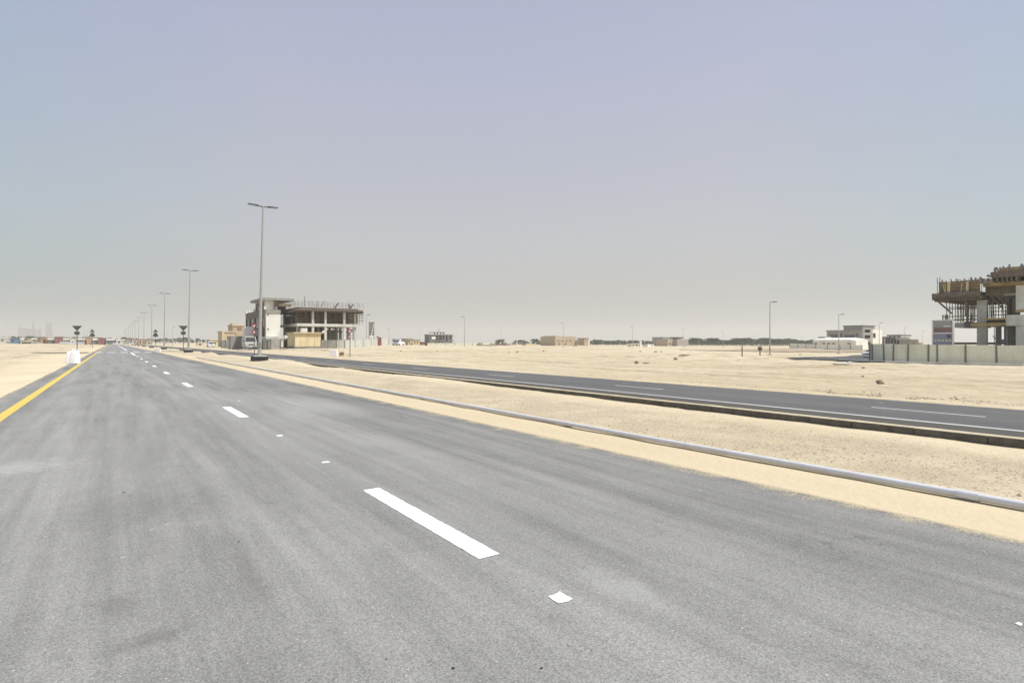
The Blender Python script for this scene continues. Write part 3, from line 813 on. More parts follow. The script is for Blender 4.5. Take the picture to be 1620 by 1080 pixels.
# ------------------------------------------------------------------ white sacks on the verge
import bmesh
def sack(px, Z, pyb, w_, h_, label, seed, lean=0):
    X, Y = P(px, Z); s, u = PS(px, Z); z = .0
    bm = bmesh.new(); bmesh.ops.create_cube(bm, size=1); bmesh.ops.subdivide_edges(bm, edges=bm.edges, cuts=9, use_grid_fill=True)
    for v in bm.verts:
        c = v.co.copy(); t = c.z + .5
        k = (1.10 - .42 * t ** 1.6)
        r_ = Vector((c.x, c.y)); m_ = max(abs(c.x), abs(c.y)); ln = r_.length
        if ln > 0: r_ = r_ * (1 - .35 * (1 - m_ / ln) * 1.5)
        fold = 1 + .07 * nz(c.x * 4, c.y * 4, seed + c.z * 1.2) + .05 * math.sin(9 * math.atan2(c.y, c.x)) * t
        v.co = Vector((r_.x * w_ * k * fold + lean * t, r_.y * w_ * .9 * k * fold, (t * h_ + .05 * nz(c.x * 3, c.y * 3, seed) * (t > .2)) * (1 if t < .95 else .98)))
    me = bpy.data.meshes.new('sack_body'); bm.to_mesh(me); bm.free(); me.materials.append(M_BAG); me.shade_smooth()
    e = empty('bulk_sack', label, 'sack', (X, Y, z), .3, 'white bulk sacks on the verge')
    o = bpy.data.objects.new('sack_body', me); col.objects.link(o); o.parent = e
    for sx_ in (-1, 1):
        hp = [(sx_ * w_ * .28 + lean, 0, h_ * .95), (sx_ * w_ * .26 + lean, .05, h_ * 1.12), (sx_ * w_ * .12 + lean, .1, h_ * 1.10), (sx_ * w_ * .08 + lean, .12, h_ * .95)]
        lp = MB()
        for a, b in zip(hp, hp[1:]): lp.beam(a, b, .07, .02)
        lp.build('strap', M_BAG, e)
    return e
sack(118.6, 41.5, 575, .60, 1.0, 'large upright white bulk sack beside the yellow line', 2)
sack(108.0, 42.5, 574, .30, .82, 'narrow slumped white sack left of the larger one', 5, .04)

# ------------------------------------------------------------------ helpers for grid-aligned buildings
# local x = across the road, away to the right; local y = along the road, away from the camera
def origin(px, Z, z=None):
    X, Y = P(px, Z); s, u = PS(px, Z)
    return (X, Y, ground_z(s, u) if z is None else z)
def corr(a, b, z0, z1, pitch=.25, amp=.02, th=.012):
    """ribbed upright sheet from a to b"""
    a = Vector((a[0], a[1], 0)); b = Vector((b[0], b[1], 0)); d = b - a; L_ = d.length; d.normalize(); nrm = Vector((-d.y, d.x, 0))
    n = max(2, int(L_ / pitch)); mb = MB(); prof = []
    for i in range(n):
        t0 = L_ * i / n; st = L_ / n
        prof += [(t0, 0), (t0 + st * .55, 0), (t0 + st * .66, amp), (t0 + st * .88, amp), ]
    prof.append((L_, 0))
    for t, o in prof:
        for off, z in ((o, z0), (o, z1), (o + th, z1), (o + th, z0)):
            p_ = a + d * t + nrm * off; mb.v.append((p_.x, p_.y, z))
    for i in range(len(prof) - 1):
        k = i * 4
        for j in range(4): mb.f.append((k + j, k + (j + 1) % 4, k + 4 + (j + 1) % 4, k + 4 + j))
    mb.f.append((0, 3, 2, 1)); k = (len(prof) - 1) * 4; mb.f.append((k, k + 1, k + 2, k + 3))
    return mb
def lattice(mb, x0, x1, y0, y1, z0, z1, nx, ny, r=.03, levels=(.33, .66), jit=0.0, rnd=random):
    """falsework: props on a grid plus ledgers"""
    for i in range(nx + 1):
        for j in range(ny + 1):
            x = x0 + (x1 - x0) * i / max(1, nx) + rnd.uniform(-jit, jit); y = y0 + (y1 - y0) * j / max(1, ny) + rnd.uniform(-jit, jit)
            mb.beam((x, y, z0), (x, y, z1), r * 2)
    for lv in levels:
        z = z0 + (z1 - z0) * lv
        for j in range(ny + 1):
            y = y0 + (y1 - y0) * j / max(1, ny); mb.beam((x0, y + r, z), (x1, y + r, z), r * 1.6)
        for i in range(nx + 1):
            x = x0 + (x1 - x0) * i / max(1, nx); mb.beam((x + r, y0, z + r * 2), (x + r, y1, z + r * 2), r * 1.6)

# ------------------------------------------------------------------ concrete frame under construction (left cluster)
Z0 = 118; OZ = .35
fb = empty('unfinished_building', 'two-storey bare concrete frame with packed scaffolding under its deck, left of centre', 'building', origin(470, Z0, OZ))
zl = lambda py, Z=Z0, o=OZ: zat(py, Z) - o
W = len_to(470, Z0, 569, 'p'); D = len_to(470, Z0, 443, 'd')
zd0, zd1, zf0, zf1 = zl(490.5), zl(484.5), zl(515.8), zl(511.2)
rb = random.Random(3)
cx = [len_to(470, Z0, p_, 'p') for p_ in (495.5, 515.5, 545.3)]
cols_ = [(x, 0.35) for x in cx] + [(.9, 3.5), (.9, 8.0), (.9, 13.5), (0.9, D - .4)] + [(x, y) for x in cx + [W - .8] for y in (5.5, 10.5, D - .4)] + [(W - .9, .6)]
for x, y in cols_:
    wx = .36 if y < 1 else .3
    B(x - wx / 2 * 1.3, x + wx / 2 * 1.3, y - .25, y + .25, -.6, zd0).build('column', M_CONC_L if y < 1 or x < 1 else M_CONC, fb)
s1 = B(0, W, 0, D, zf0, zf1).build('floor_slab', M_CONC_L, fb)
s2 = MB(); s2.box(-.5, W + .5, -.7, D + .5, zd0, zd0 + .16); s2.box(.2, W - .2, .2, D - .2, zd0 + .163, zd1 - .12)
for i in range(24):
    x = -.5 + (W + 1) * i / 24; s2.box(x + .02, x + (W + 1) / 24 - .03, -.75, -.703, zd0 - .05, zd0 + .30 + rb.uniform(-.06, .12))
for i in range(26):
    y = -.7 + (D + 1.2) * i / 26; s2.box(-.55, -.503, y + .02, y + (D + 1.2) / 26 - .03, zd0 - .05, zd0 + .30 + rb.uniform(-.06, .12))
s2.build('roof_deck', M_RUST, fb)
s3 = MB()
for i in range(26): x = -.5 + (W + 1) * i / 25; s3.box(x - .05, x + .05, -1.0, D, zd0 - .16, zd0 - .002)
for y in np.arange(0.2, D, 1.2): s3.box(-.9, W + .9, y - .06, y + .06, zd0 - .33, zd0 - .163)
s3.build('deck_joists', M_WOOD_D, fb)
sc_ = MB(); lattice(sc_, .3, W - .3, .5, D - .5, zf1, zd0 - .33, 30, 11, .04, (.2, .45, .7), .12, rb)
sc_.build('scaffold_props', M_RUST, fb)
sc2 = MB(); lattice(sc2, .4, W - .4, .7, 3.4, zf1, zd0 - .33, 17, 2, .035, (.35, .7), .25, rb)
for i in range(7): x = 1 + i * (W - 2) / 7; sc2.beam((x, 1.0, zf1 + .1), (x + 1.3, 1.0, zd0 - .5), .06)
sc2.build('timber_props', M_WOOD, fb)
sg = MB(); lattice(sg, cx[1] + .6, W - .4, 3, D - 1, -.3, zf0, 6, 4, .04, (.4, .8), .2, rb)
sg.build('scaffold_props', M_STEEL, fb)
# block walls and clutter inside; dark panels added upstairs stand in for interior shade
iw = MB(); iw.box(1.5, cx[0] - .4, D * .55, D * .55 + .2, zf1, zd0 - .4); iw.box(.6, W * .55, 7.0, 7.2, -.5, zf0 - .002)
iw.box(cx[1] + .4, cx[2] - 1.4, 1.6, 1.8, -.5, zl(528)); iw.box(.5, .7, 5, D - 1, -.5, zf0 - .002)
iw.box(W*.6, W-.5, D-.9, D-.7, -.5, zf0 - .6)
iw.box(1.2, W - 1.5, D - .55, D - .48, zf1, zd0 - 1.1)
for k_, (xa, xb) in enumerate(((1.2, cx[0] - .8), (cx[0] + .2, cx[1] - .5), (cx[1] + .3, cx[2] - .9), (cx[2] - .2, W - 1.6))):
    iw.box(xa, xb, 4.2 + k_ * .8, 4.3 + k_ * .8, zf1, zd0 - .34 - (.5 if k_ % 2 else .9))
iw.build('block_wall_dark_infill', M_WOOD_D, fb)
gi = MB()
for i in range(9): x = cx[1] + .35 + i * .42; gi.box(x - .06, x + .06, 1.2, 1.3, -.5, zl(521 + rb.random()))
gi.box(cx[1] + .1, cx[2] - .3, 1.22, 1.28, zl(522.5), zl(521)); gi.build('leaning_planks', M_WOOD_D, fb)
# edge formwork and guard rails, starter bars above the deck
ed = MB()
for a, b in (((-.5, -.7), (W + .5, -.7)), ((-.5, -.7), (-.5, D + .5))):
    n = 22 if a[1] == b[1] else 16
    for i in range(n + 1):
        x = a[0] + (b[0] - a[0]) * i / n + rb.uniform(-.1, .1); y = a[1] + (b[1] - a[1]) * i / n
        h = rb.uniform(.5, 1.25); ed.beam((x, y, zd0 + .1), (x + rb.uniform(-.1, .1), y, zd1 + h), .05)
    for k_ in (.45, .95): ed.beam((a[0], a[1] + .03, zd1 + k_), (b[0], b[1] + .03, zd1 + k_), .04)
ed.build('guard_rail', M_STEEL, fb)
rbm = MB()
for i in range(150):
    x = rb.uniform(0, W); y = rb.choice((0.1, 0.3, 5, 9, D - .3)); h = rb.uniform(1.1, 1.75)
    rbm.beam((x, y, zd1), (x + rb.uniform(-.05, .05), y, zd1 + h), .022)
rbm.build('rebar_mesh', M_GALV, fb)['kind'] = 'stuff'
for px, top, ln_, dk in ((482.5, 467, 0, 0), (509.5, 473, .5, 0), (532, 474.5, .55, 1), (553.5, 475, -.1, 1), (556, 475, .5, 1), (502, 473, .1, 0)):
    x = len_to(470, Z0, px, 'p'); b_ = MB(); b_.beam((x - ln_ * .4, .3, zd1), (x + ln_, .3, zl(top + (px - 470) * .035)), .28 if dk else .12, .2 if dk else .1)
    b_.build('upright_formwork', M_BLACK if dk else M_CONC_D, fb)
ov = MB()
for zz in (zl(497), zl(501.5), zl(506)):
    ov.beam((W - 1, -.2, zz), (W + .9, -.2, zz + .15), .12); ov.beam((W - 1, 3.5, zz), (W + .8, 3.5, zz), .12)
for x in (W - .1, W + .5): ov.beam((x, -.15, zf1), (x, -.15, zd0), .07); ov.beam((x, 3.4, zf1), (x, 3.4, zd0), .07)
ov.beam((W, -.2, zl(497)), (W + .9, -.2, zd0), .1)
ov.build('side_scaffold', M_RUST, fb)
B(len_to(470, Z0, 470, 'p') + .2, len_to(470, Z0, 481, 'p'), -2.5, -1.2, -.3, zl(519.3)).build('site_tank', M_PLASTER, fb)

# ------------------------------------------------------------------ villa left of it
Zv = 117; OV = .4; zv = lambda py: zat(py, Zv) - OV
vb = empty('villa', 'white walled villa with brown street face and flat grey roof band behind the nearest lamp', 'house', origin(420.8, Zv, OV))
Dv = len_to(420.8, Zv, 391, 'd'); Wv = len_to(420.8, Zv, 443.5, 'p')
zw = zv(490.5)
wl = MB(); wl.box(0, Wv, 0.15, Dv, -.8, zw); wl.build('wall', M_PLASTER, vb)
# street face: brown panel with recessed bays
bf = MB(); bays = [(1.0, 3.6), (6.2, 10.0), (11.5, 15.5), (17.0, 20.5)]
y = 0
for a, b_ in bays:
    bf.box(-.25, -.003, y, a, -.8, zw + .15); bf.box(-.22, -.003, a, b_, zw - 1.4, zw + .12); bf.box(-.22, -.003, a, b_, 3.2, 4.2); y = b_
bf.box(-.25, -.003, y, Dv, -.8, zw + .15); bf.build('street_face', M_BROWNW, vb)
for a, b_ in bays:
    for z0, z1 in ((.6, 3.2), (4.2, zw - 1.4)):
        wn = B(-.08, -.004, a + .05, b_ - .05, z0 + .02, z1 - .02).build('window', M_GLASSD, vb)
for a in (.1, 4.6, 5.3, 10.7, 16.2, 21.0):
    B(-.3, 0.0, a, min(a + .55, Dv), zw + .16, zw + .75).build('parapet_post', M_PLASTER, vb)
B(-.12, Wv + .1, 0.0, .147, zw - .55, zw + .12).build('wall_cap', M_GREYW, vb)
B(.6, 1.1, .04, .147, 1.0, 2.6).build('downpipe_box', M_PLASTER, vb)
for z_ in (zv(498), zv(521)): B(.35, .55, .02, .147, z_, z_ + .2).build('wall_light', M_BLACK, vb)
pa = 1.2
B(-.2 + .5, len_to(420.8, Zv, 437, 'p'), 2.0, Dv - 8, zw + .0, zv(474)).build('upper_storey', M_PLASTER, vb)
B(.28, .497, 3.0, Dv - 8, zw + .1, zv(475.5)).build('upper_street_face', M_BROWNW, vb)
xr = len_to(420.8, Zv, 463, 'p') + .5
rf = MB(); rf.box(-.6, xr, .6, Dv - 7, zv(474), zv(470.2)); rf.build('roof_slab', M_GREYW, vb)
B(len_to(420.8, Zv, 437.2, 'p'), len_to(420.8, Zv, 441.5, 'p'), 1.2, 3, zw, zv(474) - .003).build('roof_pillar', M_BROWNW, vb)
B(len_to(420.8, Zv, 443, 'p'), xr - .4, 6.0, 6.3, zw, zv(477)).build('loggia_wall', M_DARKW, vb)
B(len_to(420.8, Zv, 443, 'p'), xr - .4, 1.5, 1.7, zv(483), zv(479)).build('loggia_beam', M_BEIGE, vb)
# lower wing and canopy towards the camera
Zc = 121
lw = MB(); lw.box(-1.2, 2.6, -5.5, 0.14, zv(536.5), zv(532.5)); lw.build('canopy', M_CONC_L, vb)
B(.4, 2.61, -5.55, -5.3, zv(538.3), zv(536.6)).build('canopy_trim', M_BRICKR, vb)
B(-1.1, .5, -4.0, 0.0, -.5, zv(536.7)).build('gate_recess', M_DARKW, vb)
MB().cyl((2.65, -5.6, zv(533)), (2.65, -5.1, zv(533)), .35, n=14).build('canopy_end', M_PLASTER, vb)
B(-4.8, -.3, 11.5, 14, -.5, zv(531)).build('boundary_wall', M_GREYW, vb)
B(-1.55, -.6, -.8, 3, zv(531.5), zv(521.5)).build('dark_window_bay', M_GLASSD, vb)

# hoarding in front of the villa
def hoarding(name_label, pts, zs, h, m, group=None, posts=None, pitch=.25, rz=TH, loc=None, door=None):
    e = empty('site_hoarding', name_label, 'hoarding', (*xy(*pts[0]), zs[0]), TH, group)
    s0, u0 = pts[0]
    for i in range(len(pts) - 1):
        a = (pts[i][0] - s0, pts[i][1] - u0); b = (pts[i + 1][0] - s0, pts[i + 1][1] - u0)
        z0 = min(zs[i], zs[i + 1]) - zs[0]
        zt = (zs[i] + zs[i + 1]) / 2 - zs[0] + h
        p_ = corr(a, b, z0 - .35, zt, pitch).build('panel', m, e)
        MB().beam((a[0] - .04, a[1], zs[i] - zs[0] - .3), (a[0] - .04 + random.uniform(-.03, .03), a[1] + random.uniform(-.06, .06), zt + .05), .11).build('post', M_HPOST, e)
    a = (pts[-1][0] - s0, pts[-1][1] - u0); z0 = zs[-1] - zs[0]
    MB().beam((a[0] - .04, a[1], z0 - .3), (a[0] - .04, a[1], z0 + h + .05), .11).build('post', M_HPOST, e)
    return e
def hpts(l_): return [PS(px, Z) for px, Z in l_]
hoarding('grey sheet hoarding with a dark gap in front of the villa canopy', hpts([(416, 112), (423, 111.2), (429, 110.5), (444.5, 110.8)]), [.42, .42, .42, .45], 1.75, M_HOARD2)
hoarding('pale grey hoarding in front of the bare concrete frame, curving away right', hpts([(508, 106), (519, 105.5), (533, 105), (546, 105.5), (562, 108), (575, 116), (587, 124), (597, 130), (603.5, 133), (614.5, 137)]),
         [.50, .48, .46, .48, .52, .64, .74, .80, .82, .84], 1.55, M_HOARD2)
X, Y = P(600.5, 130.5)
e = empty('site_gate_door', 'rust brown door leaf standing in the pale hoarding', 'door', (X, Y, zat(546, 130)), 0)
MB().box(-.36, .36, -.06, .06, -.1, 1.85).build('door_leaf', M_BRICKR, e); MB().cyl((-.45, 0, 1.72), (-.45, 0, 2.15), .22, .05, 10).build('lamp_cap', M_BLACK, e)
hoarding('greenish grey hoarding left of the minibus in front of the beige house', hpts([(350, 150), (357, 146), (364, 142), (371, 139), (378, 136)]), [.42] * 5, 1.75, M_HOARD2)

# yellow substation
Zy = 105; OY = .52; zy = lambda py: zat(py, Zy) - OY
yb = empty('substation', 'cream yellow flat-roofed utility block in front of the bare concrete frame', 'utility building', origin(466, Zy, OY))
Wy = len_to(466, Zy, 509, 'p'); Dy = len_to(466, Zy, 453.5, 'd')
B(.12, Wy - .12, .12, Dy - .12, .28, zy(527.2)).build('wall', M_YBLOCK, yb)
for i in range(1, 4): B(Wy * i / 4 - .05, Wy * i / 4 + .05, .06, .118, .3, zy(527.3)).build('wall_rib', M_YBLOCK, yb)
for y_ in (Dy * .33, Dy * .66): B(.06, .118, y_ - .05, y_ + .05, .3, zy(527.3)).build('wall_rib', M_YBLOCK, yb)
B(-.18, Wy + .18, -.18, Dy + .18, zy(527.2) + .002, zy(525.2)).build('roof_slab', M_PLASTER2, yb)
B(-.1, Wy + .1, -.1, Dy + .1, -.4, .28 - .002).build('plinth', M_CONC_D, yb)
B(.05, .117, .6, 1.9, .35, 2.0).build('door', M_PLASTER2, yb)
B(Wy + .14, Wy + .5, -.1, .3, zy(526), zy(522.5)).build('roof_bracket', M_PLASTER, yb)

# white jersey barriers at the kerb
def barrier(px, Z, pyb, wp, hp, label, m, insert=False):
    X, Y = P(px, Z); mm = Z / F; e = empty('road_barrier', label, 'barrier', (X, Y, zat(pyb, Z)), .1)
    w_ = wp * mm / 2; h_ = hp * mm
    MB().prism([(-w_, 0), (w_, 0), (w_, h_ * .25), (w_ * .86, h_ * .45), (w_ * .8, h_), (-w_ * .8, h_), (-w_ * .86, h_ * .45), (-w_, h_ * .25)][::-1], -.3, .3).build('block', m, e, bevel=.03)
    for sx_ in (-.5, .15): B(sx_ * w_, (sx_ + .3) * w_, -.304, -.2, -.05, h_ * .14).build('forklift_slot', M_BLACK, e)
    if insert: B(-w_ * .62, w_ * .62, -.33, -.302, h_ * .42, h_ * .8).build('panel', M_WOOD_D, e)
barrier(528, 62, 565, 13, 11.5, 'white barrier block at the kerb before the grey hoarding', M_SWHITE)
barrier(541.5, 63, 564.4, 9.5, 8.5, 'sand coloured barrier block with dark brown panel right of the white block', M_PLASTER2, True)
barrier(250, 104, 556.4, 9, 4, 'low white block on the median between the second and third lamps', M_SWHITE)

# tall board behind the hoarding
X, Y = P(587.8, 148); z = zat(545, 148); e = empty('hoarding_board', 'tall narrow dark board with a pale diagonal strut behind the hoarding', 'board', (X, Y, z), .25)
m_ = 148 / F; f = lambda py: zat(py, 148) - z
B(-3.7 * m_, 3.7 * m_, 0, .12, f(530.5), f(509.5)).build('board_panel', M_PINK, e)
fr = MB()
for x in (-3.8, 3.8): fr.box(x * m_ - .06, x * m_ + .06, .13, .28, -.3, f(508.5))
for yy in (510, 515, 520, 525, 530): fr.box(-3.7 * m_, 3.7 * m_, -.05, -.003, f(yy) - .04, f(yy) + .04)
fr.build('frame', M_DARKW, e)
MB().beam((-3.6 * m_, -.9, 0), (3.2 * m_, -.15, f(513)), .14).build('strut', M_PLASTER, e)
B(-1.5 * m_, 3.6 * m_, -.1, .3, f(533), f(531)).build('base_block', M_PLASTER, e)

# ------------------------------------------------------------------ unfinished villa on the right
SR = 75.0; OZR = -.53
def RZ(px, S_=SR): return S_ / (CT * (px - 810) / F + ST)
def RY(px, S_=SR): Z = RZ(px, S_); return PS(px, Z)[1]
u0 = RY(1484)
rbx = empty('unfinished_building', 'large raw concrete villa shell with timber formwork deck at the right edge', 'building', (*xy(SR, u0), OZR))
def ry(px): return RY(px) - u0
def rz_(py, px): return zat(py, RZ(px)) - OZR
Y1 = ry(1800)
def seg(name, px0, px1, pyt, pyb, ref, m, x0=0, x1=.3, parent=None):
    return B(x0, x1, ry(px1), ry(px0), rz_(pyb, ref), rz_(pyt, ref)).build(name, m, parent or rbx)
# upper deck
zD0 = rz_(471, 1520); zD1 = rz_(463, 1520)
dk_ = MB(); dk_.box(-1.0, 11, ry(1556), ry(1480), zD0, zD0 + .2); dk_.box(-1.05, -.8, ry(1556), ry(1480), zD0 + .202, zD1)
dk_.box(-.6, 11, ry(1553), ry(1487), zD1 - .2, zD1); dk_.build('formwork_deck', M_WOOD_D, rbx)
jo = MB()
for i in range(20): y = ry(1482) + (ry(1556) - ry(1482)) * i / 19; jo.box(-1.2, 11, y - .05, y + .05, zD0 - .18, zD0 - .002)
for x in np.arange(-.6, 11, 1.4): jo.box(x - .06, x + .06, ry(1556), ry(1482), zD0 - .36, zD0 - .183)
jo.build('deck_joists', M_WOOD_D, rbx)
zP = rz_(445, 1520)
pf = MB(); pf.box(-.5, -.42, ry(1553), ry(1488), zD1, zP); pf.box(-.42, 9, ry(1489.5), ry(1488), zD1, zP - .05)
pf.build('parapet_formwork', M_WOOD, rbx)
pf2 = MB()
for k_ in (.2, .45, .7, .93): z = zD1 + (zP - zD1) * k_; pf2.box(-.56, -.503, ry(1553), ry(1489), z - .05, z + .05)
pf2.build('waling_boards', M_WOOD_D, rbx)
for px, wv, ln_ in ((1504.5, .27, 0), (1534, .27, 0), (1500, .10, .1), (1523, .10, -.15), (1499, .06, .25)):
    MB().beam((-.65, ry(px), zD1 - .1), (-.6, ry(px) + ln_, rz_(446 if wv > .2 else 449, px)), .07 if wv < .2 else wv, .06).build('upright_board', M_WOOD_L, rbx)
rl = MB()
for px, ht in ((1487, 440), (1491, 439), (1494, 443), (1515, 443), (1537, 441), (1557, 440)):
    rl.beam((-.75, ry(px), zD1 - .2), (-.75, ry(px), rz_(ht, px)), .05)
rl.beam((-.62, ry(1488), zD1 + .04), (-.62, ry(1553), zD1 + .04), .12); rl.beam((-.75, ry(1487), rz_(447, 1487)), (-.75, ry(1495), rz_(447, 1495)), .04); rl.build('guard_rail', M_STEEL, rbx)
# deep timber soffit and upper tier on the right
zS0 = rz_(466, 1580); zS1 = rz_(447, 1580); zS2 = rz_(441, 1600)
sf = MB(); sf.box(-.2, 11, Y1, ry(1556) - .003, zS1 - .35, zS1); sf.box(.6, .75, ry(1607), ry(1556) - .003, zS0, zS1 - .352); sf.build('soffit_formwork', M_WOOD, rbx)
sf = MB(); sf.box(.9, 10, ry(1607), ry(1561), zS0 - .2, zS0 - .01); sf.build('concrete_beam', M_CONC_D, rbx)
bk = MB()
for i, px in enumerate(np.arange(1553, 1620, 7.5)): bk.box(-1.1, .6, ry(px) - .06, ry(px) + .06, zS1 + .002, zS1 + .45)
bk.build('soffit_brackets', M_WOOD_D, rbx)
sb = MB()
for i in range(16):
    px = 1557 + i * 3.3; sb.beam((.56, ry(px), zS0 + .05), (.56, ry(px), zS1 - .36), .09, .05)
for zz in (.3, .7): sb.beam((.5, ry(1556.5), zS0 + (zS1 - .36 - zS0) * zz), (.5, ry(1607), zS0 + (zS1 - .36 - zS0) * zz), .06, .1)
sb.build('soffit_walings', M_WOOD_D, rbx)
tp = MB(); r9 = random.Random(9)
for i in range(26):
    px = 1576 + i * 3.0; h_ = r9.uniform(.2, .75); tp.beam((-.7 + r9.uniform(-.2, .6), ry(px), zS1 + 1.0), (-.7, ry(px) + r9.uniform(-.25, .25), zS1 + 1.1 + h_), r9.choice((.04, .06, .1)))
for i in range(14):
    px = 1490 + i * 4.6; tp.beam((-.3 + r9.uniform(-.2, 2), ry(px), zP - .2), (-.3, ry(px) + r9.uniform(-.2, .2), zP + r9.uniform(.05, .3)), r9.choice((.05, .08, .14)))
tp.build('loose_timber', M_WOOD_D, rbx)
ut = MB(); ut.box(-1.0, -.85, Y1, ry(1572), zS1 + .5, zS1 + 1.05); ut.box(-1.0, 10, Y1, ry(1574), zS1 + .452, zS1 + .498); ut.build('upper_tier_formwork', M_RUST, rbx)
ut = MB(); ut.box(-.845, -.75, Y1, ry(1585), zS1 + .5, zS1 + 1.35); ut.build('upper_tier_edge', M_WOOD, rbx)
ps = MB()
for px, ht in ((1579, 424.5), (1600.5, 422.5), (1622, 420), (1645, 418)): ps.beam((-.9, ry(px), zS1 + .4), (-.9, ry(px), rz_(ht, px)), .17)
ps.beam((-.9, ry(1579), rz_(426, 1579)), (-.9, ry(1680), rz_(424, 1600)), .05)
ps.beam((-.9, ry(1574), rz_(438, 1579)), (-1.6, ry(1571), rz_(437, 1579)), .2)
ps.build('guard_rail', M_STEEL, rbx)
# columns
for px0, px1, x, zt in ((1546.5, 1559, 9.0, zD0 - .36), (1545.3, 1560.5, 0, zD0 - .36), (1572, 1576, 6, zS0 - .2), (1583, 1588, 5, zS0 - .2)):
    big = x == 0
    B(x, x + (.5 if big else .4), ry(px1), ry(px0) if big else ry(px1) + .5, (-.5 if big or px0 > 1560 else -.5), zt).build('column', M_CONC if big else M_CONC_D, rbx)
# first-floor slab
zA0 = rz_(518, 1530); zA1 = rz_(507, 1530)
sl_ = MB(); sl_.box(.2, 4.6, ry(1545), ry(1509), zA0, zA1 - .2); sl_.build('balcony_slab', M_CONC, rbx)
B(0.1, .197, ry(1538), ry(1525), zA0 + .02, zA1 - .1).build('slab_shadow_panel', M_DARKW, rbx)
B(-.5, 5.0, ry(1592), ry(1538), zA0 + .1, zA0 + .45).build('balcony_formwork', M_WOOD, rbx)
B(-.8, 1.0, ry(1592), ry(1561), zA1 - .02, zA1 + .16).build('work_platform', M_WOOD, rbx)
B(.5, 11, Y1, ry(1561), zA0 + .452, zA1 - .03).build('floor_slab', M_CONC_D, rbx)
# right hand walls
seg('concrete_wall', 1607, 1800, 451, 494, 1612, M_CONC_L, .0, .3)
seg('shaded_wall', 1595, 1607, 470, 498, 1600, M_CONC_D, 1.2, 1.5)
seg('spandrel_beam', 1592, 1800, 498, 515, 1606, M_CONC_L, -.15, .4)
seg('concrete_wall', 1607, 1800, 515.1, 580, 1612, M_CONC_L, .0, .3)
seg('door_recess', 1595.5, 1606.5, 515.1, 580, 1600, M_WOOD_D, 1.0, 1.3)
seg('rust_stain_board', 1607, 1800, 490, 494, 1612, M_WOOD, -.06, -.004)
# falsework
rr_ = random.Random(11)
fw = MB()
for px in (1496, 1501, 1505, 1510, 1514.5, 1519, 1523, 1528, 1533, 1537, 1541):
    for x in (.3, 3.5, 7.0): fw.beam((x, ry(px) + rr_.uniform(-.05, .05), zA1 - .1 if x < 4 else zA1 - .1), (x, ry(px), zD0 - .36), .06)
for zz in (rz_(488, 1520), rz_(485.5, 1520), rz_(500, 1520), rz_(475, 1520)):
    fw.beam((.27, ry(1496), zz), (.27, ry(1545), zz), .075); fw.beam((3.55, ry(1496), zz + .1), (3.55, ry(1545), zz + .1), .055)
fw.build('scaffold_props', M_RUST, rbx)
pw = MB(); pw.box(-.3, .9, ry(1541), ry(1493), rz_(506.2, 1520), rz_(504.8, 1520)); pw.box(-.35, -.3, ry(1541), ry(1493), rz_(501, 1520), rz_(499.6, 1520))
for px in (1493.5, 1497.5, 1501, 1540): pw.beam((-.33, ry(px), rz_(507, 1520)), (-.33, ry(px), rz_(497, 1520)), .09)
pw.build('work_platform', M_WOOD_D, rbx)
MB().beam((-.4, ry(1484), rz_(475, 1484)), (-.4, ry(1508), rz_(496, 1508)), .16).build('raking_strut', M_STEEL, rbx)
MB().beam((-.4, ry(1482.6), rz_(475.5, 1484)), (-.4, ry(1486.5), rz_(474.8, 1484)), .26).build('strut_head', M_BLACK, rbx)
B(.2, .5, ry(1529), ry(1525), rz_(500, 1527), rz_(476, 1527)).build('steel_prop_head', M_STEEL, rbx)
fr2 = MB()
for px in (1563, 1566, 1570, 1577, 1582, 1587, 1592):
    for x in (.6, 4.5): fr2.beam((x, ry(px), zA1), (x, ry(px) + rr_.uniform(-.1, .1), zS0 - .2), .06)
for zz in (486, 492, 498): fr2.beam((.55, ry(1562), rz_(zz, 1575)), (.55, ry(1593), rz_(zz, 1575)), .08)
for a, b_ in (((1569, 472), (1585, 489)), ((1578, 471), (1590, 482)), ((1577, 488), (1591, 474))): fr2.beam((.5, ry(a[0]), rz_(a[1], a[0])), (.5, ry(b_[0]), rz_(b_[1], b_[0])), .1)
fr2.build('scaffold_props', M_RUST, rbx)
lo_ = MB()
for px, w_ in ((1573, .35), (1586, .30), (1543.3, .05), (1567, .05), (1578, .06), (1590, .06), (1591.5, .09), (1594, .12)): lo_.beam((1.2, ry(px), -.5), (1.2, ry(px), zA0 + .1), w_)
lo_.beam((1.0, ry(1566), rz_(531, 1570)), (1.0, ry(1571), rz_(537, 1570)), .07); lo_.beam((1.0, ry(1572), rz_(539, 1580)), (1.0, ry(1587), rz_(539, 1580)), .3)
lo_.beam((.2, ry(1592), rz_(514, 1592)), (.2, ry(1592), rz_(545, 1592)), .14)
lo_.build('ground_floor_props', M_STEEL, rbx)
# far low slab edge seen above the hoarding
B(6, 12, ry(1548), ry(1458), rz_(545, 1520), rz_(541.4, 1520)).build('rear_ground_beam', M_WOOD_D, rbx)

# cream-green hoarding in front of it
SH = 70.0
pl = []
for px in (1376, 1380.4, 1398.9, 1413.3, 1436.3, 1468.9, 1483.1, 1528, 1577, 1624, 1672, 1722):
    pl.append((SH, RY(px, SH)))
zh = [-.50, -.50, -.51, -.52, -.53, -.55, -.56, -.58, -.60, -.62, -.64, -.66]
hoarding('long pale green ribbed hoarding in front of the villa shell at the right', pl, zh, 1.92, M_HOARD, pitch=.28)
hoarding('end return of the pale green hoarding running away beside the side road', [(SH + .2, RY(1376, SH)), (SH + 3.5, RY(1376, SH) + .1), (SH + 7, RY(1376, SH) + .1)], [-.5, -.5, -.5], 1.92, M_HOARD)

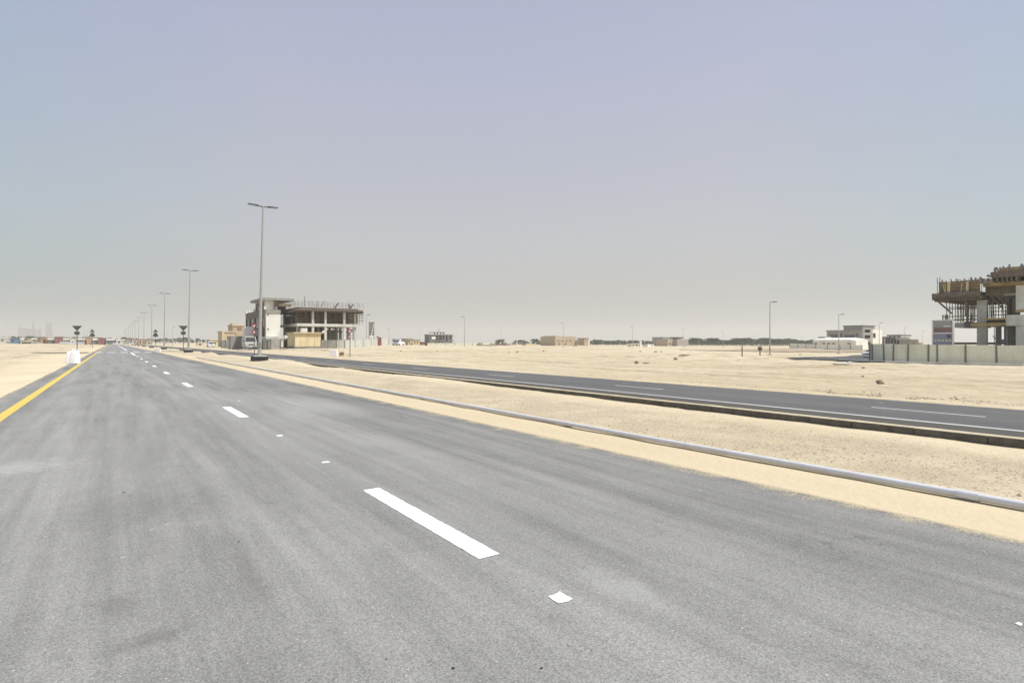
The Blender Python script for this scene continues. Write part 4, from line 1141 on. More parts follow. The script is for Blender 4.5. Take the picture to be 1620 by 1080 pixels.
# site board on two legs behind the hoarding
SB = 72.0
bd = empty('site_board', 'framed site notice board with grey, maroon and blue rows beside the villa shell', 'notice board', (*xy(SB, RY(1491.5, SB)), -.53))
def by(px): return RY(px, SB) - RY(1491.5, SB)
def bz(py, px=1491): return zat(py, RZ(px, SB)) + .53
B(.02, .1, by(1507), by(1476), bz(546), bz(507)).build('board_back', M_GREYW, bd)
fr = MB()
for px in (1475.4, 1508): fr.box(-.06, .06, by(px) - .06, by(px) + .06, -.5, bz(505.5))
fr.box(-.06, .06, by(1508), by(1475.4), bz(507.2), bz(505.8)); fr.build('frame', M_SWHITE, bd)
M_B1 = mat('board_grey', (.30, .32, .33), .6, .1, 3); M_B2 = mat('board_maroon', (.22, .14, .14), .6, .2, 3); M_B3 = mat('board_blue', (.24, .25, .33), .6, .1, 3)
for n_, (a, b_, m2) in enumerate(((508, 515, M_B1), (518, 525.6, M_B2), (528.5, 535.6, M_B3), (540.2, 546, M_B3))):
    rw_ = B(.0, .017, by(1505), by(1477.5), bz(b_), bz(a)).build('board_row', m2, bd)
B(-.004, .0155, by(1504.5), by(1493), bz(516.8), bz(515.3)).build('white_band', M_SWHITE, bd)
wb = MB()
wb.box(-.0, .016, by(1506), by(1477), bz(527.6), bz(526.2))
for px in (1479.5, 1485.5, 1491, 1497, 1503): wb.box(-.0, .016, by(px + 2), by(px - 1), bz(539.5), bz(537.8))
wb.build('white_band', M_SWHITE, bd)
em = MB()                                  # dark emblem at the right of the blue row
for (a, b_, c_, d_) in ((1497.5, 529.6, 1500, 529.6), (1500, 529.6, 1500, 534), (1497.5, 531.8, 1500, 531.8), (1497.5, 534, 1500, 534), (1501.2, 529.6, 1503.4, 529.6), (1503.4, 529.6, 1503.4, 534), (1501.2, 529.6, 1501.2, 534), (1501.2, 534, 1503.4, 534)):
    em.beam((-.006, by(a), bz(b_)), (-.006, by(c_), bz(d_)), .06, .05) if a != c_ else em.beam((-.006, by(a), bz(b_)), (-.006, by(a) + .001, bz(d_)), .05, .06)
em.build('emblem', M_SIGNB, bd)
tx = MB()
for k_ in range(3): tx.box(-.004, -.001, by(1492 - k_), by(1479), bz(521.3 + k_ * 1.4 + .5), bz(521.3 + k_ * 1.4))
tx.build('text_lines', M_DARKW, bd)

# ------------------------------------------------------------------ vehicles
def make_vehicle(name, label, cat, loc, rz, L_, W_, Ht, style, paint_m, group=None):
    """front looks towards local -y"""
    e = empty(name, label, cat, loc, rz, group)
    h = Ht; gc = .22
    if style == 'bus':
        prof = [(0, gc), (0, .95), (.45, 1.12), (1.05, h - .12), (1.4, h), (L_ - .15, h), (L_, h - .2), (L_, gc)]
        belt = 1.15
    elif style == 'pickup':
        prof = [(0, gc + .1), (0, .95), (1.25, 1.08), (1.9, h - .03), (2.1, h), (3.1, h), (3.35, h - .1), (3.5, 1.1), (L_, 1.1), (L_, gc + .15)]
        belt = 1.08
    else:
        prof = [(0, gc), (0, .8), (.15, .92), (1.1, 1.02), (1.75, h - .05), (2.0, h), (L_ - .9, h - .02), (L_ - .15, 1.1), (L_, 1.0), (L_, gc)]
        belt = 1.02
    me = bpy.data.meshes.new('body'); bm = bmesh.new(); rows = []
    for (yy, zz) in prof:
        k = max(0, min(1, (zz - belt) / (h - belt))); inset = .16 * k
        rows.append([bm.verts.new((-W_ / 2 + inset, yy, zz)), bm.verts.new((W_ / 2 - inset, yy, zz))])
    n = len(rows)
    for i in range(n):
        j = (i + 1) % n; bm.faces.new((rows[i][0], rows[i][1], rows[j][1], rows[j][0]))
    bm.faces.new([r[0] for r in rows][::-1]); bm.faces.new([r[1] for r in rows])
    bmesh.ops.recalc_face_normals(bm, faces=bm.faces)
    bm.to_mesh(me); bm.free(); me.materials.append(paint_m)
    body = bpy.data.objects.new('body', me); col.objects.link(body); body.parent = e
    md = body.modifiers.new('bevel', 'BEVEL'); md.width = .07; md.segments = 3; md.limit_method = 'ANGLE'; md.angle_limit = R(25)
    # windscreen
    top_i = max(range(n), key=lambda i: (prof[i][1] > h - .15, -prof[i][0]))
    a = [p_ for p_ in prof if abs(p_[1] - belt) < .16][0]; b_ = [p_ for p_ in prof if p_[1] > h - .15][0]
    def ins(z): return W_ / 2 - .16 * max(0, min(1, (z - belt) / (h - belt)))
    dv = Vector((0, b_[0] - a[0], b_[1] - a[1])).normalized(); nv = Vector((0, -dv.z, dv.y)) * .012
    za, zb = a[1] + .10, b_[1] - .08; ya = a[0] + (b_[0] - a[0]) * (za - a[1]) / (b_[1] - a[1]); ybb = a[0] + (b_[0] - a[0]) * (zb - a[1]) / (b_[1] - a[1])
    q = MB(); wa, wb_ = ins(za) - .10, ins(zb) - .12
    P4 = [Vector((-wa, ya, za)), Vector((wa, ya, za)), Vector((wb_, ybb, zb)), Vector((-wb_, ybb, zb))]
    q.quad8([p_ - nv * .5 for p_ in P4] + [p_ + nv for p_ in P4]); q.build('windscreen', M_GLASSD, e)
    # side glass
    ends = {'bus': (1.25, L_ - .35), 'pickup': (2.05, 3.3), 'car': (1.9, L_ - .95)}[style]
    nw = {'bus': 4, 'pickup': 2, 'car': 3}[style]
    for sx_ in (-1, 1):
        for i in range(nw):
            y0 = ends[0] + (ends[1] - ends[0]) * i / nw + .04; y1 = ends[0] + (ends[1] - ends[0]) * (i + 1) / nw - .04
            z0, z1 = belt + .08, h - .16
            q = MB(); o0, o1 = (ins(z0) - .01) * sx_, (ins(z1) - .01) * sx_; t = .022 * sx_
            q.quad8([(o0, y0, z0), (o0 + t, y0, z0), (o0 + t, y1, z0), (o0, y1, z0), (o1, y0, z1), (o1 + t, y0, z1), (o1 + t, y1, z1), (o1, y1, z1)])
            q.build('side_window', M_GLASSD, e)
        for yy in (.85, L_ - .95):
            wh = MB().cyl((sx_ * (W_ / 2 - .2), yy, .34), (sx_ * (W_ / 2 + .015), yy, .34), .34, n=20).build('wheel', M_TYRE, e)
            MB().cyl((sx_ * (W_ / 2), yy, .34), (sx_ * (W_ / 2 + .025), yy, .34), .2, n=16).build('rim', M_RIM, wh)
        B(sx_ * W_ / 2 * .62 - .17, sx_ * W_ / 2 * .62 + .17, -.03, .05, .62, .80).build('headlight', M_LAMPG, e)
        mz = belt + .12; MB().box(sx_ * (W_ / 2 + .12) - .08, sx_ * (W_ / 2 + .12) + .08, ends[0] - .22, ends[0] - .08, mz, mz + .22).build('mirror', M_BLACK, e)
    B(-W_ / 2 * .4, W_ / 2 * .4, -.02, .05, .62, .78).build('grille', M_BLACK, e)
    B(-W_ / 2 - .01, W_ / 2 + .01, -.10, .25, .26, .50).build('bumper', paint_m if style != 'pickup' else M_GALV, e, bevel=.04)
    B(-.25, .25, -.115, -.102, .34, .45).build('number_plate', M_SWHITE, e)
    if style == 'pickup':
        B(-W_ / 2 + .08, W_ / 2 - .08, 3.55, L_ - .08, 1.102, 1.12).build('load_bed', M_BLACK, e)
    return e
X, Y = P(397.2, 107.0)
make_vehicle('minibus', 'silver and white minibus parked in front of the villa', 'minibus', (X, Y, zat(551, 107)), TH * .9, 5.9, 2.1, 2.3, 'bus', M_CARS)
X, Y = P(625.3, 158)
make_vehicle('pickup_truck', 'white pickup facing the camera at the end of the pale hoarding', 'pickup truck', (X, Y, zat(546.8, 158)), -.15, 4.9, 1.95, 1.75, 'pickup', M_CARW)
X, Y = P(1372.5, 82)
make_vehicle('parked_car', 'white car half hidden behind the left end of the green hoarding', 'car', (X, Y, zat(567.3, 82)), -1.15, 4.3, 1.8, 1.55, 'car', M_CARW)
X, Y = P(637, 200)
make_vehicle('parked_car', 'small white car between the pickup and the row of red houses', 'car', (X, Y, zat(547.3, 200)), .2, 4.3, 1.8, 1.5, 'car', M_CARW)
car0 = None
for i, (px, Z, rz2) in enumerate(((97, 350, .6), (101.5, 352, .6), (106, 350, .6), (110.5, 351, .6), (118, 350, .6), (126, 352, .6), (130.5, 352, .6), (181, 352, .6), (206, 352, .6), (335, 170, .6))):
    X, Y = P(px, Z); s, u = PS(px, Z)
    lab = ['leftmost white car parked before the red site cabin', 'second white car from the red site cabin', 'third white car from the red site cabin', 'fourth white car from the red site cabin',
           'white car seen just left of the left sign post', 'white car just right of the left sign post', 'second white car right of the left sign post', 'white car where the far road ends', 'white car before the far red and beige walls', 'pale car far behind the sand left of the grey hoarding'][i]
    if car0 is None: o = car0 = make_vehicle('parked_car', lab, 'car', (X, Y, ground_z(s, u)), rz2, 4.4, 1.8, 1.6, 'car', M_CARW, 'cars parked by the far site cabins')
    else: o = copy_tree(car0); o['label'] = lab; o.location = (X, Y, ground_z(s, u))

# ------------------------------------------------------------------ far and middle-distance buildings
def house(name, label, cat, px0, px1, pyt, pyb, Z, m, depth=8, face='p', wins=(), cap=None, group=None, winm=None, capm=None, extra=None, capo=.25):
    z = zat(pyb, Z)
    if face == 'p': Wd = len_to(px0, Z, px1, 'p'); e = empty(name, label, cat, (*P(px0, Z), z), None, group)
    else: Wd = len_to(px1, Z, px0, 'd'); e = empty(name, label, cat, (*P(px1, Z), z), None, group)
    h = zat(pyt, Z) - z
    def bx(a0, a1, z0, z1, d0, d1):
        return B(a0, a1, d0, d1, z0, z1) if face == 'p' else B(d0, d1, a0, a1, z0, z1)
    capt = (cap or 0) * h
    bx(0, Wd, -.6, h - capt, 0, depth).build('wall', m, e)
    if cap: bx(-capo, Wd + capo, h - capt + .002, h, -capo, depth + capo).build('roof', capm or M_GREYW, e)
    for wv in wins:
        a0, a1, b0, b1 = wv[:4]
        if face == 'd': a0, a1 = 1 - a1, 1 - a0
        w1 = bx(a0 * Wd, a1 * Wd, b0 * h, b1 * h, -.05, -.003).build('window', winm or M_OPEN, e)
    return e, Wd, h, bx
# frame block at 680-717
e, Wd, h, bx = house('unfinished_building', 'small bare concrete frame with raised centre on the horizon left of the middle', 'building', 679.8, 716, 528.5, 546, 300, M_CONC_D, 6,
      wins=[(.05, .26, .5, .82), (.28, .36, .45, .9), (.40, .52, .45, .9), (.55, .64, .5, .9), (.70, .78, .35, .92), (.86, .94, .52, .88), (.2, .28, .08, .34), (.33, .45, .08, .34), (.5, .6, .08, .34), (.86, .93, .08, .34)], cap=.07)
bx(.08 * Wd, .25 * Wd, .55 * h, .78 * h, -.09, -.052).build('pale_infill', M_PLASTER, e)
bx(.18 * Wd, .64 * Wd, h * 1.15, h * 1.2, -.3, 6).build('raised_roof', M_CONC_D, e)
for a in (.2, .33, .48, .6): bx(a * Wd, a * Wd + .5, h, h * 1.15, .2, .7).build('roof_post', M_CONC_D, e)
bx(.4 * Wd, .41 * Wd, h * 1.2, h * 1.5, .2, .4).build('mast', M_STEEL, e)
for i, (x, z_) in enumerate(((1.04, .8), (1.02, .45), (1.02, .2))): bx(x * Wd, (x + .06) * Wd, z_ * h, (z_ + .04) * h, 0, .4).build('side_scaffold', M_STEEL, e)
hoarding('pale low hoarding at the foot of the small distant concrete frame', hpts([(676, 285), (690, 286), (705, 287), (720, 288), (735, 289), (748, 290)]), [-.0] * 6, 1.3, M_HOARD, pitch=.8)
house('terrace_house', 'reddish brown house leftmost in the far row beside the pickup', 'house', 632, 645, 536, 546.5, 230, M_PINK, 7, wins=[(.1, .25, .3, .6), (.4, .55, .3, .6), (.7, .85, .3, .6)], cap=.1, group='far row of houses behind the pickup')
house('terrace_house', 'pale beige middle house of the far row behind the pickup', 'house', 645.5, 653, 535.5, 546.8, 226, M_BEIGE, 7, wins=[(.15, .35, .45, .7), (.6, .8, .1, .3)], cap=.08, group='far row of houses behind the pickup')
house('terrace_house', 'yellowish house at the right end of the far row behind the pickup', 'house', 653.5, 664, 536.8, 546, 236, M_PLASTER2, 7, wins=[(.2, .35, .3, .6), (.6, .75, .3, .6)], cap=.1, group='far row of houses behind the pickup')
house('site_shed', 'small dark red shed left of the distant concrete frame', 'shed', 667.5, 675, 540.5, 544.5, 300, M_BRICKR, 4, cap=.2)
house('site_trailer', 'long low white trailer with dark underside on the horizon', 'trailer', 760.5, 784.5, 545, 548.2, 230, M_PLASTER, 3, cap=.15)
house('site_shed', 'low white shed behind the long trailer below the trees', 'shed', 806, 817, 544, 547.5, 320, M_PLASTER, 4, cap=.2)
house('site_shed', 'low red roofed shed just right of the long trailer', 'shed', 786, 800, 544, 547.5, 320, M_PINK, 4, cap=.5, capm=M_BRICKR)
house('garden_wall', 'low beige ruin wall left of the beige building', 'wall', 832, 848, 543.5, 547.5, 330, M_PLASTER2, 4)
e, Wd, h, bx = house('beige_building', 'wide sand beige building with stepped roofline on the horizon', 'building', 878.5, 908, 532.3, 547, 330, M_BEIGE, 14, wins=[(.1, .22, .45, .6), (.3, .42, .45, .6), (.55, .65, .45, .6), (.75, .85, .45, .6), (.15, .25, .1, .3), (.5, .6, .1, .3)], winm=M_BROWNW)
bx(0, Wd * .17, h + .002, h * 1.08, 0, 12).build('parapet', M_BEIGE, e); bx(Wd * .42, Wd * .66, h + .002, h * 1.03, 0, 12).build('parapet', M_BEIGE, e)
bx(Wd * 1.0, Wd * 1.22, 0, h * 1.03, 2, 10).build('stair_tower', M_BEIGE, e); bx(Wd * 1.22, Wd * 1.5, -.4, h * .62, 1, 9).build('low_wing', M_PINK, e)
e, Wd, h, bx = house('beige_tower_house', 'narrow beige tower house right of the wide beige building', 'house', 924.5, 931, 534.5, 547, 330, M_BEIGE, 6, wins=[(.3, .7, .55, .7)], cap=.06, winm=M_BROWNW)
bx(Wd * 1.02, Wd * 1.3, 0, h * .75, 0, 3).build('white_pillar', M_PLASTER, e)
house('site_shed', 'low white shed between the beige building and its tower house', 'shed', 913, 924, 546, 549, 300, M_PLASTER2, 4)
house('portable_cabin', 'white green-striped cabin below the hedge beside the middle lamp', 'cabin', 999.5, 1011, 543.3, 548, 300, M_HOARD, 3, wins=[(.1, .3, .2, .7), (.5, .9, .2, .5)], cap=.15, capm=M_PLASTER)
house('portable_cabin', 'low white cabin right of the green-striped one', 'cabin', 1024.5, 1034.5, 544.6, 547.6, 300, M_PLASTER, 3, wins=[(.6, .8, .2, .6)])
house('white_pillar', 'slim white pillar standing above the hedge', 'pillar', 1013, 1015, 539, 547.5, 300, M_PLASTER, .8)
house('far_house', 'grey flat-topped house half behind trees in the tree line', 'house', 1048.5, 1062.5, 533, 547, 420, M_GREYW, 10, wins=[(.1, .3, .6, .75), (.5, .7, .6, .75)], cap=.06)
house('far_house', 'brick brown low house in front of the grey flat-topped one', 'house', 1056.5, 1071, 537.3, 548, 380, M_BEIGE, 10, wins=[(.1, .35, .25, .6), (.6, .9, .3, .6)], winm=M_BROWNW)
e, Wd, h, bx = house('far_house', 'pinkish grey house with a dark roof room in the tree line', 'house', 1071.5, 1089, 536.4, 548, 380, M_PINK, 10, wins=[(.1, .25, .5, .7), (.4, .55, .5, .7), (.7, .85, .5, .7)], winm=M_GREYW)
bx(.2 * Wd, .66 * Wd, h * 1.1, h * 1.3, 1, 8).build('roof_canopy', M_DARKW, e); bx(.3 * Wd, .55 * Wd, h + .002, h * 1.1, 2, 7).build('roof_room', M_DARKW, e)

# white site wall, vaulted building and grey villa
hoarding('long pale site wall of panels in front of the white vaulted building', hpts([(1249.5, 165), (1262, 163), (1275, 161), (1291, 159), (1309, 157), (1329, 155), (1346, 153), (1364, 151)]), [-.05, -.12, -.2, -.25, -.3, -.35, -.42, -.5], 1.35, M_PLASTER, pitch=.8)
Zw = 172
e = empty('vaulted_building', 'low white building with rounded roof ends behind the pale site wall', 'building', (*P(1354, Zw), zat(553, Zw)))
Lw = len_to(1354, Zw, 1286, 'd'); z0 = zat(553, Zw); f = lambda py: zat(py, Zw) - z0
B(0, 8, 0, Lw, -.5, f(540)).build('wall', M_PLASTER, e)
prf = [(-.3, f(540)), (-.3, f(538))] + [(-.3 + 4.3 * (1 - math.cos(t)), f(538) + (f(534) - f(538)) * math.sin(t)) for t in np.linspace(.2, math.pi - .2, 9)] + [(8.3, f(538)), (8.3, f(540))]
rfm = MB(); k = 0; n = len(prf)
secs = [(0.0, .55), (.8, .85), (2.0, 1), (Lw - 2.0, 1), (Lw - .8, .85), (Lw, .55)]
for yy, sc2 in secs:
    for x, z in prf: rfm.v.append((4 + (x - 4) * (.9 + .1 * sc2), yy, f(540) + .01 + (z - f(540)) * sc2))
for i in range(len(secs) - 1):
    for j in range(n):
        j2 = (j + 1) % n; rfm.f.append((i * n + j, i * n + j2, (i + 1) * n + j2, (i + 1) * n + j))
rfm.f.append(tuple(range(n))); rfm.f.append(tuple(reversed(range((len(secs) - 1) * n, len(secs) * n)))); rfm.build('vaulted_roof', M_PLASTER, e)
for a in (.12, .47, .58, .70, .90): B(-.05, -.003, Lw * a, Lw * a + .9, f(544.2), f(542.6)).build('window', M_OPEN, e)
B(2, 6, Lw * .78, Lw * .95, f(534.5), f(532)).build('roof_unit', M_GREYW, e)
Zg = 190
e, Wd, h, bx = house('grey_villa', 'grey two-storey villa with set-back upper block behind the vaulted building', 'house', 1308, 1362, 521.5, 552, Zg, M_GREYW, 14, face='d', wins=[(.08, .34, .55, .78), (.40, .47, .5, .82), (.52, .84, .55, .76), (.87, .93, .45, .82)], winm=M_DARKW, cap=.05, capm=M_GREYW)
bx(.0, .56 * Wd, h + .003, h * 1.20, 1.5, 10).build('upper_storey', M_GREYW, e); bx(-.3, .58 * Wd, h * 1.202, h * 1.24, 1.2, 10.3).build('upper_roof', M_DARKW, e)
bx(-3.2, -.003, -.5, h * 1.0, 1.0, 8).build('balcony_tower', M_PLASTER, e)
for z_ in (.22, .56, .85): bx(-2.4, -.8, z_ * h, (z_ + .16) * h, .95, .997).build('window', M_OPEN, e)
B(1.2, 3.0, -3.25, -3.203, .58 * h, .82 * h).build('window', M_OPEN, e)
e, Wd, h, bx = house('grey_house', 'long dark grey house with pale piers just above the hoarding end', 'house', 1376, 1407, 532.5, 549, 210, M_DARKW, 10, face='d', wins=[(.1, .25, .4, .8), (.35, .5, .4, .8)], cap=.05, capm=M_DARKW)
bx(.2 * Wd, .26 * Wd, 0, .9 * h, -.2, -.06).build('pier', M_PLASTER, e)
e, Wd, h, bx = house('canopy_house', 'house with a flat dark canopy roof between grey blocks above the hoarding', 'house', 1408, 1424, 533.5, 549, 205, M_GREYW, 8, face='d', wins=[(.1, .3, .3, .9), (.4, .6, .3, .9), (.7, .9, .3, .9)])
bx(-.2 * Wd, 1.2 * Wd, h * 1.12, h * 1.27, -1, 8).build('canopy_roof', M_DARKW, e)
for a in (.05, .5, .92): bx(a * Wd, a * Wd + .3, h, h * 1.12, -.5, 0).build('canopy_post', M_DARKW, e)
house('grey_house', 'low pale grey house right of the canopy house', 'house', 1422.5, 1438.5, 535.3, 549, 200, M_GREYW, 8, face='d', cap=.12, capo=.8, capm=M_CONC_L)
house('beige_wall', 'low beige wall on the horizon just left of the site board', 'wall', 1441, 1458, 542.2, 549, 200, M_BEIGE, 2, face='d')

house('white_container', 'plain white box standing behind the minibus against the brown villa face', 'container', 387, 403.5, 516.3, 551, 120, M_SWHITE, 2.2)
# houses left of the villa
e, Wd, h, bx = house('beige_house', 'sand beige house with small arched openings left of the minibus', 'house', 352, 372, 523.5, 549, 175, M_PLASTER2, 9, wins=[(.38, .45, .52, .70), (.55, .62, .54, .70), (.72, .79, .54, .70)], cap=.07, capm=M_PLASTER2)
bx(-.2, .12 * Wd, -.5, h * .93, -.5, -.003).build('corner_pier', M_PLASTER2, e)
bx(.5 * Wd, 1.5 * Wd, -.5, .62 * h, -2, -.01).build('boundary_wall', M_GREYW, e)
e, Wd, h, bx = house('beige_house', 'beige stepped tower house rising behind the white annex', 'house', 368, 386, 513.5, 549, 185, M_BEIGE, 9, wins=[(.4, .8, .75, .86), (.1, .3, .5, .6)], winm=M_BROWNW, cap=.05, capm=M_PLASTER2)
bx(.0, .35 * Wd, h * 1.002, h * 1.06, 0, 6).build('parapet', M_PLASTER2, e)
house('yellow_shed', 'small yellowish hut on the sand far left of the beige house', 'hut', 332.5, 344.5, 537.5, 546.5, 200, M_YBLOCK, 4, wins=[(.2, .35, .1, .55), (.6, .75, .1, .55)], cap=.12, capm=M_PLASTER2)
house('site_shed', 'low sandy shed behind the second lamp sign', 'shed', 312, 322, 542, 546.5, 230, M_PLASTER2, 4, wins=[(.3, .6, .1, .6)])

# far left row: cabins, containers, sheds
FL = [('site_office', 'pale low site office with two dark windows at the left edge', 'building', -16, 15.5, 534, 544, M_HOARD2, [(.56, .68, .45, .68), (.82, .95, .2, .35), (.2, .35, .45, .68)], M_PLASTER, .12),
      ('shipping_container', 'blue container block in the far row at the left', 'container', 16, 32, 535, 543.3, M_BLUE, [(.1, .35, .35, .7)], M_BLUE, .06),
      ('site_cabin', 'white canopied cabin between the blue container and the excavator', 'cabin', 32.5, 37.5, 534.5, 543, M_HOARD2, [(.3, .8, .1, .5)], M_PLASTER, .3),
      ('site_cabin', 'small white cabin just right of the excavator', 'cabin', 50.5, 57, 534.8, 543, M_GREYW, [(.2, .7, .3, .6)], M_PLASTER, .25),
      ('site_cabin', 'orange brown cabin with a dark doorway in the far row', 'cabin', 64.5, 75.5, 534.5, 544, M_ORANGE, [(.3, .75, .15, .7)], M_ORANGE, .1),
      ('site_shed', 'white roofed open shed left of the large red cabin', 'shed', 76, 86.5, 534.8, 543, M_DARKW, [], M_PLASTER, .33),
      ('site_cabin', 'large red brown cabin behind the parked white cars', 'cabin', 87, 100, 532.5, 543.5, M_REDS, [(.5, .65, .15, .4), (.75, .9, .15, .4)], M_REDS, .08),
      ('site_shed', 'white roofed shed right of the large red cabin', 'shed', 100.5, 110.5, 534.8, 543, M_DARKW, [], M_PLASTER, .33),
      ('site_cabin', 'pale yellow cabin just left of the left sign post', 'cabin', 111, 121.5, 535, 543.5, M_HOARD, [(.2, .4, .2, .5)], M_HOARD, .1),
      ('site_shed', 'brown walled shed just right of the left sign post', 'shed', 122, 136.5, 535, 543.5, M_BROWNW, [(.3, .45, .2, .6)], M_PLASTER, .3),
      ('site_cabin', 'orange beige cabin behind the farther left sign', 'cabin', 137, 146, 533.8, 544, M_ORANGE, [], M_ORANGE, .1),
      ('site_shed', 'white roofed shed right of the farther left sign', 'shed', 147, 155.5, 534.8, 543, M_DARKW, [], M_PLASTER, .4),
      ('site_cabin', 'bright red cabin where the yellow line meets the horizon', 'cabin', 156, 168, 534.5, 544, M_REDS, [(.3, .42, .15, .6), (.7, .8, .15, .6)], M_REDS, .08),
      ('site_shed', 'white roofed shed where the road meets the horizon', 'shed', 169, 181, 535.8, 543, M_DARKW, [], M_PLASTER, .35),
      ('site_shed', 'pale low shed straight beyond the end of the road', 'shed', 184, 198, 536.5, 543.2, M_HOARD2, [(.2, .4, .1, .5)], M_PLASTER, .3),
      ('site_cabin', 'red and beige low building right of the road end', 'building', 200, 208, 535.5, 544, M_PINK, [(.3, .6, .1, .5)], M_REDS, .15),
      ('site_cabin', 'beige building with white middle beyond the median lamps', 'building', 209, 219, 535.8, 544, M_PLASTER2, [(.3, .6, .2, .6)], M_REDS, .15),
      ('site_cabin', 'brown beige building just left of the third lamp base', 'building', 220, 230, 535.8, 544.5, M_BEIGE, [(.1, .3, .1, .6), (.6, .8, .1, .6)], M_PINK, .15),
      ('site_cabin', 'low sandy building just left of the third median lamp', 'building', 231, 241, 537.5, 545, M_BEIGE, [(.4, .6, .1, .5)], M_BEIGE, .1)]
for nm, lab, cat, a, b_, t, bt, m, wn_, cm, cp in FL:
    house(nm, lab, cat, a, b_, t, bt, 360 if a < 180 else 430, m, 6, wins=wn_, cap=cp, capm=cm, group=None)
# excavator
X, Y = P(42, 340); z = zat(543.8, 340); m_ = 340 / F
e = empty('excavator', 'yellowish excavator with lowered boom working on the far left sand', 'excavator', (X, Y, z), 0)
f = lambda px, py: ((px - 42) * m_, zat(py, 340) - z)
B(-1.9, 1.9, -1.3, 1.3, 0, .9).build('track', M_BLACK, e, bevel=.2)
B(-2.1, 1.5, -1.2, 1.2, .95, 2.0).build('engine_house', M_PLASTER2, e, bevel=.1)
cb = B(-.4, 1.2, -1.1, .3, 2.0, 3.1).build('cab', M_GREYW, e, bevel=.08); B(-.3, 1.1, -1.13, -1.105, 2.2, 2.95).build('window', M_GLASSD, cb)
bm_ = MB(); pts_ = [f(43, 538.5), f(46, 536), f(50, 538.5), f(55, 542.5)]
for a, b_ in zip(pts_, pts_[1:]): bm_.beam((a[0], -.2, a[1]), (b_[0], -.2, b_[1]), .45)
bm_.build('boom', M_PLASTER2, e); a = f(56.5, 543.3); B(a[0] - .9, a[0] + .6, -.8, .5, a[1] - .5, a[1] + .5, .15, .1).build('bucket', M_CONC_D, e)

# ghostly towers far away in the haze
def tower(label, px0, px1, pyt, Z, steps=(), masts=(), m=M_CONC_D):
    e, Wd, h, bx = house('distant_tower', label, 'building', px0, px1, pyt, 546, Z, m, 30, wins=[(a, a + .05, .15, .9) for a in np.arange(.08, .9, .16)], winm=M_GREYW)
    for a, b_, t in steps: bx(a * Wd, b_ * Wd, h + .01, h * t, 2, 26).build('crown', m, e)
    for a, t, w_ in masts:
        bx(a * Wd, a * Wd + w_, h + .01, h * t, 3, 6).build('crane_mast', m, e)
    return e
ZT = 2500
tower('wide hazy block with two crane masts on the left horizon', 28.5, 56, 520, ZT, [(0.1, .7, 1.03)], [(.04, 1.3, 4), (.80, 1.42, 7)])
tower('narrow hazy end block touching the wide hazy block', 58.5, 64, 520.5, ZT)
tower('slender hazy tower with a notched crown on the left horizon', 72.3, 80.5, 512, ZT, [(0, .25, 1.10), (.2, .8, 1.04), (.85, 1.0, 1.12)])
house('distant_tower', 'lower wider shoulder of buildings right of the slender hazy tower', 'building', 77, 82.5, 521, 546, ZT + 20, M_CONC_D, 20)

# ------------------------------------------------------------------ trees
def tree_mesh(seed, spread=.5, clumps=12, leaves=900, squash=.8, m=M_LEAF, tall=1.0):
    """unit-height tree: crown mesh and trunk mesh"""
    rd = random.Random(seed); cl = []
    for i in range(clumps):
        a = rd.uniform(0, 6.28); r = spread * rd.random() ** .6 * .75; z = .30 + .55 * rd.random()
        r *= 1 - .5 * abs(z - .5)
        cl.append((r * math.cos(a), r * math.sin(a), z, rd.uniform(.12, .22)))
    mb = MB()
    for i in range(leaves):
        cx_, cy_, cz_, cr2 = rd.choice(cl)
        v = Vector((rd.gauss(0, 1), rd.gauss(0, 1), rd.gauss(0, 1))).normalized() * cr2 * rd.uniform(.55, 1.08)
        c = Vector((cx_, cy_, cz_)) + Vector((v.x, v.y, v.z * squash)); s_ = rd.uniform(.022, .05)
        a1 = Vector((rd.gauss(0, 1), rd.gauss(0, 1), rd.gauss(0, .6))).normalized() * s_
        a2 = a1.cross(Vector((rd.gauss(0, 1), rd.gauss(0, 1), rd.gauss(0, 1)))).normalized() * s_
        k = len(mb.v); mb.v += [tuple(c - a1), tuple(c + a2), tuple(c + a1), tuple(c - a2 * .8)]; mb.f.append((k, k + 1, k + 2, k + 3))
    tk = MB(); tk.cyl((0, 0, -.06), (.01, 0, .45), .035, .02, 7)
    for cx_, cy_, cz_, cr2 in cl[:5]: tk.cyl((.0, 0, .25), (cx_ * .8, cy_ * .8, cz_), .016, .006, 5, cap=False)
    return mb, tk
protos = []
for i, (nm, sp_, cl_, lv, mm) in enumerate((('tree', .5, 13, 1100, M_LEAF), ('tree', .62, 16, 1300, M_LEAF), ('tree', .36, 9, 800, M_LEAF), ('tree', .55, 12, 1000, M_LEAF2), ('bush', .8, 14, 1000, M_LEAF2))):
    a, b_ = tree_mesh(20 + i, sp_, cl_, lv, m=mm)
    m1 = bpy.data.meshes.new('crown'); m1.from_pydata(a.v, [], a.f); m1.materials.append(mm)
    m2 = bpy.data.meshes.new('trunk'); m2.from_pydata(b_.v, [], b_.f); m2.materials.append(M_TRUNK)
    protos.append((nm, m1, m2))
rt = random.Random(5)
def plant(px, Z, pyt, kind, label, group, wide=1.0):
    nm, m1, m2 = protos[kind]; s, u = PS(px, Z); zb = ground_z(s, u); X, Y = P(px, Z); h = (zat(pyt, Z) - zb) * 1.03
    e = empty(nm, label, 'bush' if nm == 'bush' else 'tree', (X, Y, zb), rt.uniform(0, 6.28), group)
    e.scale = (h * wide, h * wide, h)
    for n_, mm in (('crown', m1), ('trunk', m2)):
        o = bpy.data.objects.new(n_, mm); col.objects.link(o); o.parent = e
GA = 'trees far behind the sheds left of the lamps'
